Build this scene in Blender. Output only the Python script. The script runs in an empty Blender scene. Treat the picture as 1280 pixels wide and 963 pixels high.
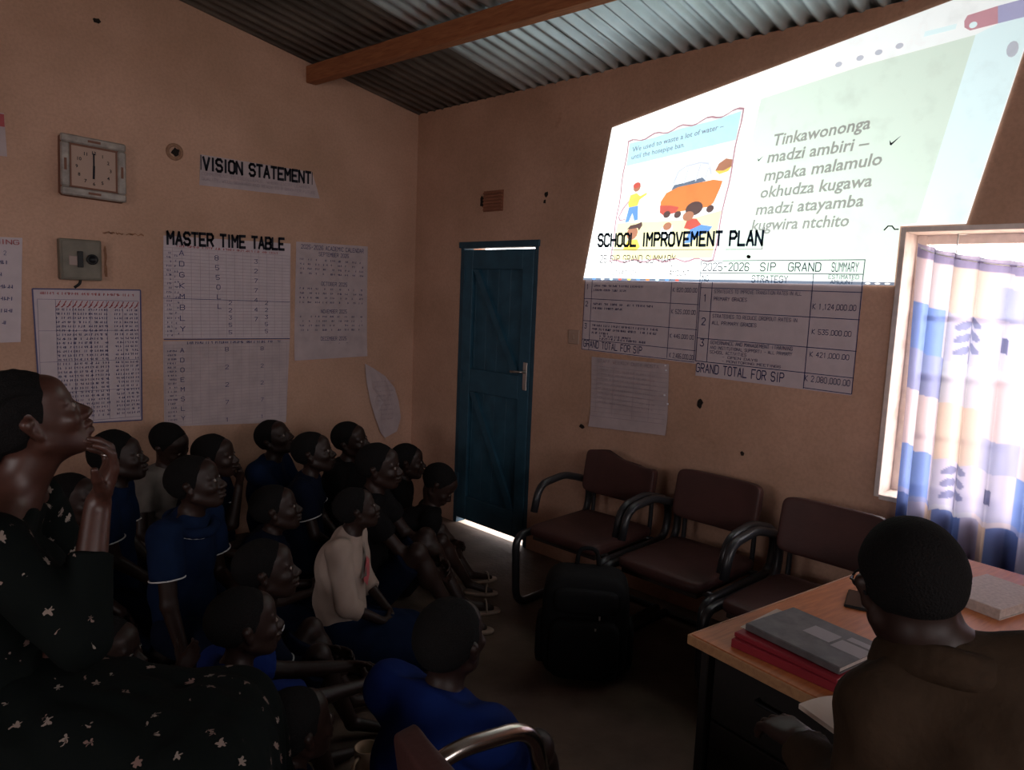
import bpy, math, random
import numpy as np
from mathutils import Vector, Matrix

# ---------------------------------------------------------------- camera, light, exposure
scene = bpy.context.scene
COL = scene.collection
CAM_POS = (0.0, 0.0, 1.65)
CAM_YAW, CAM_PITCH, CAM_ROLL = math.radians(45.464), math.radians(7.087), math.radians(2.308)
cam_data = bpy.data.cameras.new('camera')
cam_data.sensor_width = 36.0
cam_data.lens = 36.0 * 908.3 / 1280.0
cam_data.clip_start = 0.02
cam = bpy.data.objects.new('camera', cam_data)
COL.objects.link(cam)
_f = Vector((math.sin(CAM_YAW) * math.cos(CAM_PITCH), math.cos(CAM_YAW) * math.cos(CAM_PITCH), -math.sin(CAM_PITCH)))
_r0 = Vector((math.cos(CAM_YAW), -math.sin(CAM_YAW), 0))
_u0 = _r0.cross(_f)
_r = math.cos(CAM_ROLL) * _r0 + math.sin(CAM_ROLL) * _u0
_u = -math.sin(CAM_ROLL) * _r0 + math.cos(CAM_ROLL) * _u0
cam.matrix_world = Matrix(((_r.x, _u.x, -_f.x, CAM_POS[0]), (_r.y, _u.y, -_f.y, CAM_POS[1]),
                           (_r.z, _u.z, -_f.z, CAM_POS[2]), (0, 0, 0, 1)))
scene.camera = cam

world = bpy.data.worlds.new('hazy_daylight')
scene.world = world
world.use_nodes = True
world.node_tree.nodes['Background'].inputs[0].default_value = (1.0, 0.94, 0.95, 1)
world.node_tree.nodes['Background'].inputs[1].default_value = 6.1

# daylight portals in the window openings: they guide the sampling of the sky and give off nothing themselves
def portal(loc, w, h, rz):
    pl = bpy.data.lights.new('window_portal', 'AREA')
    pl.shape = 'RECTANGLE'
    pl.size, pl.size_y = w, h
    pl.cycles.is_portal = True
    po = bpy.data.objects.new('window_portal', pl)
    COL.objects.link(po)
    po.location = loc
    po.rotation_euler = (math.radians(90), 0, math.radians(rz))
portal((3.60, 0.39, 1.41), 1.28, 1.15, 90)            # looks along -X, into the room
ADDED_BACK_WINDOWS = ((0.55, 1.85),)                         # unseen windows added to brighten the walls: one in the wall facing the slide,
ADDED_REAR_WINDOWS = ((-1.9, -0.5), (0.5, 1.9))             # two in the wall facing the gable
for _a, _b in ADDED_BACK_WINDOWS:
    portal((-2.82, (_a + _b) / 2, 1.85), _b - _a, 0.90, -90)
for _a, _b in ADDED_REAR_WINDOWS:
    portal(((_a + _b) / 2, -2.82, 2.10), _b - _a, 1.10, 0)

vs = scene.view_settings
vs.view_transform = 'Standard'
vs.look = 'None'
vs.gamma = 1.0
vs.use_curve_mapping = False
vs.exposure = 0.7
scene.cycles.max_bounces = 8
scene.cycles.diffuse_bounces = 5
scene.cycles.transparent_max_bounces = 12
scene.cycles.sample_clamp_indirect = 4.0
scene.cycles.caustics_reflective = False
scene.cycles.caustics_refractive = False

random.seed(7)
R = math.radians

# ---------------------------------------------------------------- materials
def mat(name, color, rough=0.7, metal=0.0, noise=0.0, nscale=12.0, bump=0.0, bscale=60.0, color2=None, spec=0.3, detail=4.0, dark=None):
    m = bpy.data.materials.new(name)
    m.use_nodes = True
    nt = m.node_tree
    b = nt.nodes['Principled BSDF']
    b.inputs['Base Color'].default_value = (*color, 1)
    b.inputs['Roughness'].default_value = rough
    b.inputs['Metallic'].default_value = metal
    b.inputs['Specular IOR Level'].default_value = spec
    tc = nt.nodes.new('ShaderNodeTexCoord')
    if noise > 0 or color2:
        n = nt.nodes.new('ShaderNodeTexNoise')
        n.inputs['Scale'].default_value = nscale
        n.inputs['Detail'].default_value = detail
        nt.links.new(tc.outputs['Object'], n.inputs['Vector'])
        ramp = nt.nodes.new('ShaderNodeValToRGB')
        c2 = color2 or tuple(c * (1 - noise) for c in color)
        ramp.color_ramp.elements[0].position = 0.3
        ramp.color_ramp.elements[1].position = 0.7
        ramp.color_ramp.elements[0].color = (*c2, 1)
        ramp.color_ramp.elements[1].color = (*color, 1)
        nt.links.new(n.outputs['Fac'], ramp.inputs['Fac'])
        nt.links.new(ramp.outputs['Color'], b.inputs['Base Color'])
    if bump > 0:
        n2 = nt.nodes.new('ShaderNodeTexNoise')
        n2.inputs['Scale'].default_value = bscale
        n2.inputs['Detail'].default_value = 5
        nt.links.new(tc.outputs['Object'], n2.inputs['Vector'])
        bp = nt.nodes.new('ShaderNodeBump')
        bp.inputs['Strength'].default_value = bump
        bp.inputs['Distance'].default_value = 0.01
        nt.links.new(n2.outputs['Fac'], bp.inputs['Height'])
        nt.links.new(bp.outputs['Normal'], b.inputs['Normal'])
    return m

def plaster(name):
    """limewashed plaster: peach paint, blotchy, with brown rubbed stains and fine trowel relief"""
    m = mat(name, (0.60, 0.345, 0.225), rough=0.9, spec=0.12)
    nt = m.node_tree; b = nt.nodes['Principled BSDF']; L = nt.links.new
    tc = nt.nodes.new('ShaderNodeTexCoord')
    def noise(scale, detail, rough=0.55):
        n = nt.nodes.new('ShaderNodeTexNoise')
        n.inputs['Scale'].default_value = scale; n.inputs['Detail'].default_value = detail
        n.inputs['Roughness'].default_value = rough
        L(tc.outputs['Object'], n.inputs['Vector']); return n
    def ramp(src, p0, c0, p1, c1):
        r = nt.nodes.new('ShaderNodeValToRGB')
        r.color_ramp.elements[0].position = p0; r.color_ramp.elements[0].color = (*c0, 1)
        r.color_ramp.elements[1].position = p1; r.color_ramp.elements[1].color = (*c1, 1)
        L(src.outputs['Fac'], r.inputs['Fac']); return r
    a = ramp(noise(1.7, 5), 0.3, (0.46, 0.275, 0.19), 0.72, (0.61, 0.375, 0.275))
    s = ramp(noise(5.5, 8, 0.7), 0.66, (1, 1, 1), 0.80, (0.62, 0.48, 0.40))
    mx = nt.nodes.new('ShaderNodeMixRGB'); mx.blend_type = 'MULTIPLY'; mx.inputs[0].default_value = 0.8
    L(a.outputs['Color'], mx.inputs[1]); L(s.outputs['Color'], mx.inputs[2])
    f = ramp(noise(70, 3), 0.35, (0.9, 0.9, 0.9), 0.6, (1, 1, 1))
    mx2 = nt.nodes.new('ShaderNodeMixRGB'); mx2.blend_type = 'MULTIPLY'; mx2.inputs[0].default_value = 1.0
    L(mx.outputs['Color'], mx2.inputs[1]); L(f.outputs['Color'], mx2.inputs[2])
    L(mx2.outputs['Color'], b.inputs['Base Color'])
    h = noise(38, 6, 0.6)
    bp = nt.nodes.new('ShaderNodeBump'); bp.inputs['Strength'].default_value = 0.35; bp.inputs['Distance'].default_value = 0.006
    L(h.outputs['Fac'], bp.inputs['Height']); L(bp.outputs['Normal'], b.inputs['Normal'])
    return m

def wood(name, c1, c2, rough=0.55, scale=6.0, stretch=(1, 12, 12), spec=0.35):
    m = mat(name, c1, rough=rough, spec=spec)
    nt = m.node_tree; b = nt.nodes['Principled BSDF']
    tc = nt.nodes.new('ShaderNodeTexCoord'); mp = nt.nodes.new('ShaderNodeMapping')
    mp.inputs['Scale'].default_value = stretch
    n = nt.nodes.new('ShaderNodeTexNoise'); n.inputs['Scale'].default_value = scale; n.inputs['Detail'].default_value = 6
    n.inputs['Distortion'].default_value = 0.6
    r = nt.nodes.new('ShaderNodeValToRGB')
    r.color_ramp.elements[0].position = 0.3; r.color_ramp.elements[1].position = 0.7
    r.color_ramp.elements[0].color = (*c2, 1); r.color_ramp.elements[1].color = (*c1, 1)
    nt.links.new(tc.outputs['Object'], mp.inputs['Vector']); nt.links.new(mp.outputs['Vector'], n.inputs['Vector'])
    nt.links.new(n.outputs['Fac'], r.inputs['Fac']); nt.links.new(r.outputs['Color'], b.inputs['Base Color'])
    return m

def glow_mat(name, color, strength=1.0):
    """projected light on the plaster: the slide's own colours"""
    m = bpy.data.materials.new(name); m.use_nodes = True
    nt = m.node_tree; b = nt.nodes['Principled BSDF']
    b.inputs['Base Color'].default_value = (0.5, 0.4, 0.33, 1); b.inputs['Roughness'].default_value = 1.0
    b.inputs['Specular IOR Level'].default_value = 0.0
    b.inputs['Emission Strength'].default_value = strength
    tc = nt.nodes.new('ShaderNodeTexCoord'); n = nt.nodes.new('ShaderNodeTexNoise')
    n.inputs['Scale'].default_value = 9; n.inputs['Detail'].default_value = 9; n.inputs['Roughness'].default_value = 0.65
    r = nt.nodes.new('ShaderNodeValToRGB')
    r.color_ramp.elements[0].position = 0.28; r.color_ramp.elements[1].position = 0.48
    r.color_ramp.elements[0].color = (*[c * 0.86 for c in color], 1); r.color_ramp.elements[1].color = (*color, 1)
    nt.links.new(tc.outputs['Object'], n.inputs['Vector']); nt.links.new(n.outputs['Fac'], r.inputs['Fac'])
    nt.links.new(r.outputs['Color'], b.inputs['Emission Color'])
    # painted falloff: emission dims with distance and slant from an assumed lens point
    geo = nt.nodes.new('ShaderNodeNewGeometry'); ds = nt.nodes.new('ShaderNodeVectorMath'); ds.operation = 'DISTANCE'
    ds.inputs[1].default_value = ASSUMED_LENS
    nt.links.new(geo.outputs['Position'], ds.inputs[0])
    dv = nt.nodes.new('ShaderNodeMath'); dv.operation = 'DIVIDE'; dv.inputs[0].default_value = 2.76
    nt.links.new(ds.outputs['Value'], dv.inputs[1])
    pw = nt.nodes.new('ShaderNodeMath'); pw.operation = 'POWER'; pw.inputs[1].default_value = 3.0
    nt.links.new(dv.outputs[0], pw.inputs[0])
    ml = nt.nodes.new('ShaderNodeMath'); ml.operation = 'MULTIPLY'; ml.inputs[1].default_value = strength * GLOW
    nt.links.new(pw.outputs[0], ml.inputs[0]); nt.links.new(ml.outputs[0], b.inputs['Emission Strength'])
    return m

ASSUMED_LENS = (1.0, 2.6, 0.8)      # assumed lens point for the painted falloff; no projector stands here
GLOW = 0.93
M = {}
M['plaster'] = plaster('peach_plaster')
M['concrete'] = mat('worn_concrete', (0.150, 0.100, 0.072), rough=0.8, noise=0.45, nscale=5, bump=0.3, bscale=40, detail=8)
M['galv'] = mat('galvanised_sheet', (0.56, 0.66, 0.70), rough=0.42, metal=0.55, noise=0.3, nscale=3.5, bump=0.05)
M['galv_old'] = mat('rusty_galvanised_sheet', (0.20, 0.17, 0.145), rough=0.6, metal=0.5, noise=0.5, nscale=4, bump=0.05)
M['timber'] = wood('purlin_timber', (0.42, 0.17, 0.075), (0.27, 0.10, 0.045), rough=0.8, stretch=(14, 1.2, 14))
M['blue_paint'] = mat('blue_door_paint', (0.030, 0.095, 0.145), rough=0.5, noise=0.35, nscale=9, bump=0.15, bscale=30)
M['blue_dark'] = mat('blue_frame_paint', (0.03, 0.075, 0.11), rough=0.6, noise=0.3)
M['steel'] = mat('worn_steel', (0.62, 0.60, 0.57), rough=0.3, metal=1.0)
M['window_paint'] = mat('pale_window_paint', (0.84, 0.72, 0.66), rough=0.6, noise=0.2, nscale=25)
M['paper'] = mat('chart_paper', (0.60, 0.50, 0.53), rough=0.9, noise=0.10, nscale=14, bump=0.08, bscale=9, spec=0.1)
M['paper_dim'] = mat('old_chart_paper', (0.52, 0.42, 0.43), rough=0.9, noise=0.16, nscale=11, bump=0.1, bscale=9, spec=0.1)
M['ink_black'] = mat('black_marker', (0.012, 0.012, 0.02), rough=0.8)
M['ink_blue'] = mat('blue_pen', (0.10, 0.095, 0.20), rough=0.8)
M['ink_grey'] = mat('faint_pencil', (0.36, 0.29, 0.32), rough=0.9)
M['ink_red'] = mat('red_pen', (0.42, 0.09, 0.10), rough=0.8)
M['ink_navy'] = mat('navy_marker', (0.03, 0.07, 0.17), rough=0.8)

# ---------------------------------------------------------------- mesh helpers
def obj(name, verts, faces, material, parent=None, smooth=False):
    me = bpy.data.meshes.new(name)
    me.from_pydata([tuple(v) for v in verts], [], [tuple(f) for f in faces])
    if smooth:
        me.polygons.foreach_set('use_smooth', [True] * len(me.polygons))
    me.update()
    if material is not None:
        me.materials.append(M[material] if isinstance(material, str) else material)
    o = bpy.data.objects.new(name, me)
    COL.objects.link(o)
    if parent is not None:
        o.parent = parent
    return o

def empty(name, loc=(0, 0, 0), rotz=0.0):
    o = bpy.data.objects.new(name, None)
    COL.objects.link(o)
    o.location = loc
    o.rotation_euler = (0, 0, rotz)
    o.empty_display_size = 0.05
    return o

def tag(o, label=None, cat=None, group=None, kind=None):
    if label: o['label'] = label
    if cat: o['category'] = cat
    if group: o['group'] = group
    if kind: o['kind'] = kind
    return o

def clone(root, parent=None):
    c = root.copy(); COL.objects.link(c)
    if parent is not None: c.parent = parent
    for ch in [x for x in bpy.data.objects if x.parent == root]:
        clone(ch, c)
    return c

class MB:
    def __init__(self): self.v = []; self.f = []
    def add(self, vs, fs):
        n = len(self.v); self.v += [tuple(p) for p in vs]; self.f += [tuple(i + n for i in f) for f in fs]; return self
    def box(self, lo, hi, mtx=None, bevel=0.0):
        x0, y0, z0 = lo; x1, y1, z1 = hi
        if bevel > 0:
            b = min(bevel, (x1 - x0) * .45, (y1 - y0) * .45, (z1 - z0) * .45)
            P = []
            for (x, sx) in ((x0, 1), (x1, -1)):
                for (y, sy) in ((y0, 1), (y1, -1)):
                    for (z, sz) in ((z0, 1), (z1, -1)):
                        P += [(x, y + sy * b, z + sz * b), (x + sx * b, y, z + sz * b), (x + sx * b, y + sy * b, z)]
            I = lambda i, j, k, a: ((i * 2 + j) * 2 + k) * 3 + a
            F = []
            F += [(I(0,0,0,0), I(0,0,1,0), I(0,1,1,0), I(0,1,0,0)), (I(1,0,0,0), I(1,1,0,0), I(1,1,1,0), I(1,0,1,0))]
            F += [(I(0,0,0,1), I(1,0,0,1), I(1,0,1,1), I(0,0,1,1)), (I(0,1,0,1), I(0,1,1,1), I(1,1,1,1), I(1,1,0,1))]
            F += [(I(0,0,0,2), I(0,1,0,2), I(1,1,0,2), I(1,0,0,2)), (I(0,0,1,2), I(1,0,1,2), I(1,1,1,2), I(0,1,1,2))]
            for i in (0, 1):
                for j in (0, 1):
                    F.append((I(i,j,0,0), I(i,j,0,1), I(i,j,1,1), I(i,j,1,0)))
                    F.append((I(i,0,j,0), I(i,0,j,2), I(i,1,j,2), I(i,1,j,0)))
                    F.append((I(0,i,j,1), I(0,i,j,2), I(1,i,j,2), I(1,i,j,1)))
                    for k in (0, 1):
                        F.append((I(i,j,k,0), I(i,j,k,1), I(i,j,k,2)))
        else:
            P = [(x0,y0,z0),(x1,y0,z0),(x1,y1,z0),(x0,y1,z0),(x0,y0,z1),(x1,y0,z1),(x1,y1,z1),(x0,y1,z1)]
            F = [(0,3,2,1),(4,5,6,7),(0,1,5,4),(1,2,6,5),(2,3,7,6),(3,0,4,7)]
        if mtx is not None: P = [tuple(mtx @ Vector(p)) for p in P]
        return self.add(P, F)
    def tube(self, pts, r, seg=10, cap=True, rr=None, squash=1.0):
        pts = [Vector(p) for p in pts]; n = len(pts)
        T = []
        for i in range(n):
            a = pts[max(i - 1, 0)]; b = pts[min(i + 1, n - 1)]; T.append((b - a).normalized())
        up = Vector((0, 0, 1)) if abs(T[0].z) < .9 else Vector((1, 0, 0))
        nrm = (up - T[0] * up.dot(T[0])).normalized()
        V = []; F = []
        for i in range(n):
            nrm = (nrm - T[i] * nrm.dot(T[i])).normalized(); bn = T[i].cross(nrm)
            ri = rr[i] if rr else r
            for k in range(seg):
                a = 2 * math.pi * k / seg
                V.append(pts[i] + nrm * (ri * math.cos(a)) + bn * (ri * squash * math.sin(a)))
        for i in range(n - 1):
            for k in range(seg):
                k2 = (k + 1) % seg
                F.append((i*seg+k, i*seg+k2, (i+1)*seg+k2, (i+1)*seg+k))
        if cap:
            F.append(tuple(range(seg - 1, -1, -1))); F.append(tuple((n - 1) * seg + k for k in range(seg)))
        return self.add(V, F)
    def lathe(self, prof, seg=24, mtx=None):
        V = []; F = []
        for (r, z) in prof:
            for k in range(seg):
                a = 2 * math.pi * k / seg; V.append(Vector((r * math.cos(a), r * math.sin(a), z)))
        for i in range(len(prof) - 1):
            for k in range(seg):
                k2 = (k + 1) % seg; F.append((i*seg+k, i*seg+k2, (i+1)*seg+k2, (i+1)*seg+k))
        if mtx is not None: V = [mtx @ p for p in V]
        return self.add(V, F)
    def prism(self, poly3, off):
        n = len(poly3); off = Vector(off); A = [Vector(p) for p in poly3]; B = [p + off for p in A]
        F = [tuple(range(n - 1, -1, -1)), tuple(range(n, 2 * n))]
        for i in range(n): j = (i + 1) % n; F.append((i, j, n + j, n + i))
        return self.add(A + B, F)
    def build(self, name, material, parent=None, smooth=False):
        return obj(name, self.v, self.f, material, parent, smooth)

def rounded(pts, rad, n=5):
    """a polyline with its corners replaced by arcs"""
    P = [Vector(p) for p in pts]; out = [P[0]]
    for i in range(1, len(P) - 1):
        r = rad[i - 1] if isinstance(rad, (list, tuple)) else rad
        a = (P[i - 1] - P[i]); b = (P[i + 1] - P[i]); la, lb = a.length, b.length
        r_ = min(r, la * .49, lb * .49); a.normalize(); b.normalize()
        for k in range(n + 1):
            t = k / n
            p0 = P[i] + a * r_; p2 = P[i] + b * r_
            out.append(p0 * (1 - t) ** 2 + P[i] * 2 * t * (1 - t) + p2 * t * t)
    out.append(P[-1]); return out

_fonts = {}
def text_mesh(s, extrude=0.0, bold=0.0):
    """outline of a line of writing, size 1, as verts / faces, plus its width"""
    key = (s, extrude, bold)
    if key in _fonts: return _fonts[key]
    cu = bpy.data.curves.new('writing', 'FONT'); cu.body = s; cu.size = 1.0; cu.resolution_u = 2
    cu.offset = bold
    o = bpy.data.objects.new('writing', cu); COL.objects.link(o)
    dg = bpy.context.evaluated_depsgraph_get(); dg.update()
    me = bpy.data.meshes.new_from_object(o.evaluated_get(dg))
    V = [tuple(v.co) for v in me.vertices]; F = [tuple(p.vertices) for p in me.polygons]
    bpy.data.objects.remove(o); bpy.data.curves.remove(cu); bpy.data.meshes.remove(me)
    w = max(v[0] for v in V)
    _fonts[key] = (V, F, w); return _fonts[key]

XR, YL = 3.377, 4.387          # inner faces: projection wall (x = XR) and gable wall (y = YL)
EAVE = 2.91
def onR(p, d=0.0): return (XR - d, p[0], p[1])       # (y, z) on the projection wall, d in front of it
def onL(p, d=0.0): return (p[0], YL - d, p[1])       # (x, z) on the gable wall
# hand-ruled block lettering: pen strokes on a 4 x 6 grid
STROKES = {
 'A': ['00 26 40', '0.8,2 3.2,2'], 'B': ['00 06 3,6 4,5.2 4,3.8 3,3 0,3', '3,3 4,2.2 4,.8 3,0 0,0'], 'C': ['45 36 16 05 01 10 30 41'], 'D': ['00 06 36 45 41 30 00'],
 'E': ['46 06 00 40', '03 33'], 'F': ['46 06 00', '03 33'], 'G': ['45 36 16 05 01 10 30 41 43 23'], 'H': ['00 06', '40 46', '03 43'], 'I': ['20 26'], 'J': ['46 41 30 10 01'],
 'K': ['00 06', '46 03 40'], 'L': ['06 00 40'], 'M': ['00 06 23 46 40'], 'N': ['00 06 40 46'], 'O': ['10 01 05 16 36 45 41 30 10'], 'P': ['00 06 36 45 44 33 03'],
 'Q': ['10 01 05 16 36 45 41 30 10', '22 40'], 'R': ['00 06 36 45 44 33 03', '23 40'], 'S': ['45 36 16 05 04 13 33 42 41 30 10 01'], 'T': ['06 46', '26 20'], 'U': ['06 01 10 30 41 46'],
 'V': ['06 20 46'], 'W': ['06 10 23 30 46'], 'X': ['00 46', '06 40'], 'Y': ['06 23 46', '23 20'], 'Z': ['06 46 00 40'],
 '0': ['10 01 05 16 36 45 41 30 10'], '1': ['15 26 20'], '2': ['05 16 36 45 44 00 40'], '3': ['06 46 23 33 42 41 30 10 01'], '4': ['30 36 02 42'], '5': ['46 06 03 33 42 41 30 10 01'],
 '6': ['45 36 16 05 01 10 30 41 42 33 03'], '7': ['06 46 10'], '8': ['13 04 05 16 36 45 44 33 13 02 01 10 30 41 42 33'], '9': ['01 10 30 41 45 36 16 05 04 13 43'],
 '.': ['1.6,0 2.2,0'], ',': ['2,.4 1.5,-.8'], '-': ['0.8,3 3.2,3'], '(': ['36 25 21 30'], ')': ['16 25 21 10']}
def _pt(t): return tuple(float(q) for q in t.split(',')) if ',' in t else (float(t[0]), float(t[1]))
_letters = {}
def letter(ch, wd):
    """a capital as flat strips in a box 4 wide and 6 high; wd is the pen width"""
    if (ch, wd) in _letters: return _letters[(ch, wd)]
    V = []; F = []
    for st in STROKES.get(ch, []):
        P = [_pt(t) for t in st.split()]
        for a, b in zip(P[:-1], P[1:]):
            dx, dy = b[0] - a[0], b[1] - a[1]; L_ = math.hypot(dx, dy); ux, uy = dx / L_ * wd / 2, dy / L_ * wd / 2; n = len(V)
            V += [(a[0] - ux * .7 - uy, a[1] - uy * .7 + ux), (a[0] - ux * .7 + uy, a[1] - uy * .7 - ux), (b[0] + ux * .7 + uy, b[1] + uy * .7 - ux), (b[0] + ux * .7 - uy, b[1] + uy * .7 + ux)]
            F.append((n, n + 1, n + 2, n + 3))
    _letters[(ch, wd)] = (V, F); return V, F
def advance(ch): return {'I': 3.4, ' ': 4.0, '.': 3.0, ',': 3.0, 'M': 5.8, 'W': 5.8}.get(ch, 5.5)
def text_on(mb, s, base, fn, d, start, end, height, shear=0.0, bold=0.0, wd=.75):
    """write s from start to end (2D coordinates along the wall) with the given cap height"""
    s = s.upper(); tot = sum(advance(c) for c in s) - 1.5
    ux, uz = (end[0] - start[0]) / tot, (end[1] - start[1]) / tot; k = height / 6.0; x = 0.0
    for ch in s:
        V, F = letter(ch, wd); o = .6 if ch == 'I' else 0.0
        if F: mb.add([fn((start[0] + ux * (x + v[0] * (1.05 if ch in 'MW' else 1) - (1.0 if ch == 'I' else 0)), start[1] + uz * (x + v[0]) + v[1] * k), d) for v in V], F)
        x += advance(ch)

# ---------------------------------------------------------------- the room
WT = 0.23                                     # wall thickness
XB, YB = -2.6, -2.6                           # inner faces of the two walls behind the viewer
RIDGE_X = 0.4
SL = 0.17
def roof_z(x): return EAVE + SL * (XR - x) if x >= RIDGE_X else EAVE + SL * (XR - RIDGE_X) - SL * (RIDGE_X - x)

fl = MB(); fl.box((XB - WT, YB - WT, -0.12), (XR + .02, YL + WT, 0.0))
tag(fl.build('floor', 'concrete'), 'worn dark concrete floor of the classroom', kind='structure')

# projection wall with its door and window openings
DY0, DY1, DZ = 3.135, 3.872, 1.985
WY0, WY1, WZ0, WZ1 = -0.25, 1.039, 0.830, 1.989
ys = [YB - WT, WY0, WY1, DY0, DY1, YL]
w = MB()
top = EAVE + 0.015
for y0, y1 in zip(ys[:-1], ys[1:]):
    if (y0, y1) == (WY0, WY1):
        w.box((XR, y0, 0), (XR + WT, y1, WZ0)); w.box((XR, y0, WZ1), (XR + WT, y1, top))
    elif (y0, y1) == (DY0, DY1):
        w.box((XR, y0, DZ), (XR + WT, y1, top))
    else:
        w.box((XR, y0, 0), (XR + WT, y1, top))
wall_right = tag(w.build('wall_right', 'plaster'), 'peach plastered wall with the blue door and curtained window', kind='structure')
w = MB()
xs = [XB - WT, RIDGE_X, XR + WT]
w.prism([(XB - WT, YL, 0), (XR + WT, YL, 0), (XR + WT, YL, roof_z(XR + WT) + .015), (RIDGE_X, YL, roof_z(RIDGE_X) + .015), (XB - WT, YL, roof_z(XB - WT) + .015)], (0, WT, 0))
wall_left = tag(w.build('wall_left', 'plaster'), 'peach plastered gable wall hung with time tables and clock', kind='structure')
w = MB()
rz0, rz1 = 1.55, 2.65
xs = [XB - WT] + [v for ab in ADDED_REAR_WINDOWS for v in ab] + [XR]
for i, (x0, x1) in enumerate(zip(xs[:-1], xs[1:])):
    if i % 2: w.box((x0, YB - WT, 0), (x1, YB, rz0)); w.box((x0, YB - WT, rz1), (x1, YB, EAVE))
    else: w.box((x0, YB - WT, 0), (x1, YB, EAVE))
w.prism([(XB - WT, YB, EAVE), (XR, YB, EAVE), (XR, YB, roof_z(XR) + .015), (RIDGE_X, YB, roof_z(RIDGE_X) + .015), (XB - WT, YB, EAVE + .001)], (0, -WT, 0))
tag(w.build('wall_back', 'plaster'), kind='structure')
w = MB(); bz0, bz1 = 1.40, 2.30
ys = [YB] + [v for ab in ADDED_BACK_WINDOWS for v in ab] + [YL]
for i, (y0, y1) in enumerate(zip(ys[:-1], ys[1:])):
    if i % 2: w.box((XB - WT, y0, 0), (XB, y1, bz0)); w.box((XB - WT, y0, bz1), (XB, y1, top))
    else: w.box((XB - WT, y0, 0), (XB, y1, top))
tag(w.build('wall_front', 'plaster'), kind='structure')

# ground outside, pale sunlit earth
M['earth'] = mat('pale_dry_earth', (0.62, 0.50, 0.40), rough=0.95, noise=0.2, nscale=3)
g = MB(); g.box((XR + WT, -14, -0.3), (22, 16, -0.02)); g.box((-22, -14, -0.3), (XB - WT, 16, -0.02)); g.box((XB - WT, -14, -0.3), (XR + WT, YB - WT, -0.02))
tag(g.build('ground_outside', 'earth'), 'pale dry earth outside the door and window', kind='structure')

# corrugated iron roof: separate lapped sheets
ceiling = tag(empty('ceiling', (0, 0, 0)), 'corrugated iron roof sheets seen from below', kind='structure')
PITCH = 0.088
def sheet(y0, y1, x0, x1, lift, material):
    n = int(round((y1 - y0) / (PITCH / 10.0)))
    V = []; F = []
    for i in range(n + 1):
        y = y0 + (y1 - y0) * i / n
        dz = 0.016 * math.sin(2 * math.pi * y / PITCH) + 0.022 + lift
        V.append((x0, y, roof_z(x0) + dz)); V.append((x1, y, roof_z(x1) + dz))
    for i in range(n): F.append((2*i, 2*i+2, 2*i+3, 2*i+1))
    obj('sheet', V, F, material, ceiling, True)
k = 0
y = YB - 0.4
while y < YL + 0.3:
    y1 = min(y + PITCH * 8.5, YL + 0.42)
    old = y > 3.0
    m_ = 'galv_old' if old else 'galv'
    sheet(y, y1, 1.62, XR + WT + .30, 0.003 * (k % 2), m_)
    sheet(y, y1, RIDGE_X - .05, 1.78, 0.006 + 0.003 * (k % 2), 'galv_old')
    y += PITCH * 8; k += 1
sheet(YB - .4, YL + .4, XB - WT - .3, RIDGE_X + .0, 0.0, 'galv_old')
# ridge cap closes the top
b_ = MB(); b_.prism([(RIDGE_X - .25, YB - .4, roof_z(RIDGE_X - .25) + .05), (RIDGE_X, YB - .4, roof_z(RIDGE_X) + .07), (RIDGE_X + .25, YB - .4, roof_z(RIDGE_X + .25) + .05)], (0, YL - YB + .8, 0))
b_.build('ridge_cap', 'galv_old', ceiling)

# purlins under the sheets
def purlin(x, wd, ht, label):
    p = MB(); z1 = roof_z(x + .03) + 0.002; z0 = z1 - ht
    p.box((-wd / 2, YB - YL - .04, z0), (wd / 2, .04, z1), Matrix.Translation((x - .05, YL, 0)) @ Matrix.Rotation(R(3.0), 4, 'Z'), bevel=0.006)
    o = p.build('roof_purlin', 'timber'); tag(o, label, 'purlin', 'roof purlins')
    return o
purlin(2.56, 0.075, 0.105, 'reddish brown timber purlin crossing above the projected slide')
purlin(1.30, 0.075, 0.105, 'dark timber purlin high under the roof ridge')

# ---------------------------------------------------------------- door
door = tag(empty('door_1', (XR, (DY0 + DY1) / 2, 0)), 'blue ledged and braced wooden door, closed, daylight under it', kind='structure')
def dpart(name, lo, hi, m, bevel=0.003, parent=None):
    b = MB(); b.box((lo[0] - XR, lo[1] - (DY0 + DY1) / 2, lo[2]), (hi[0] - XR, hi[1] - (DY0 + DY1) / 2, hi[2]), bevel=bevel)
    return b.build(name, m, parent or door)
# frame
dpart('frame_post', (XR + .0, DY0, 0), (XR + .09, DY0 + .035, DZ), 'blue_dark')
dpart('frame_post', (XR + .0, DY1 - .035, 0), (XR + .09, DY1, DZ), 'blue_dark')
dpart('frame_head', (XR - .012, DY0 - .01, DZ - .03), (XR + .09, DY1 + .01, DZ + .012), 'blue_dark')
GAP = 0.045
py0, py1, pz0, pz1 = DY0 + .036, DY1 - .036, GAP, DZ - .042
db = MB(); db.box((.0445, py0 - (DY0 + DY1) / 2 - .03, pz0), (.052, py1 - (DY0 + DY1) / 2 + .03, pz1)); db.build('light_stop_board', 'blue_dark', door)  # unseen board added to stop daylight leaking between the planks
npl = 6
for i in range(npl):
    a = py0 + (py1 - py0) * i / npl; c = py0 + (py1 - py0) * (i + 1) / npl
    dpart('plank', (XR + .022, a, pz0), (XR + .044, c, pz1), 'blue_paint', 0.0025)
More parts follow.
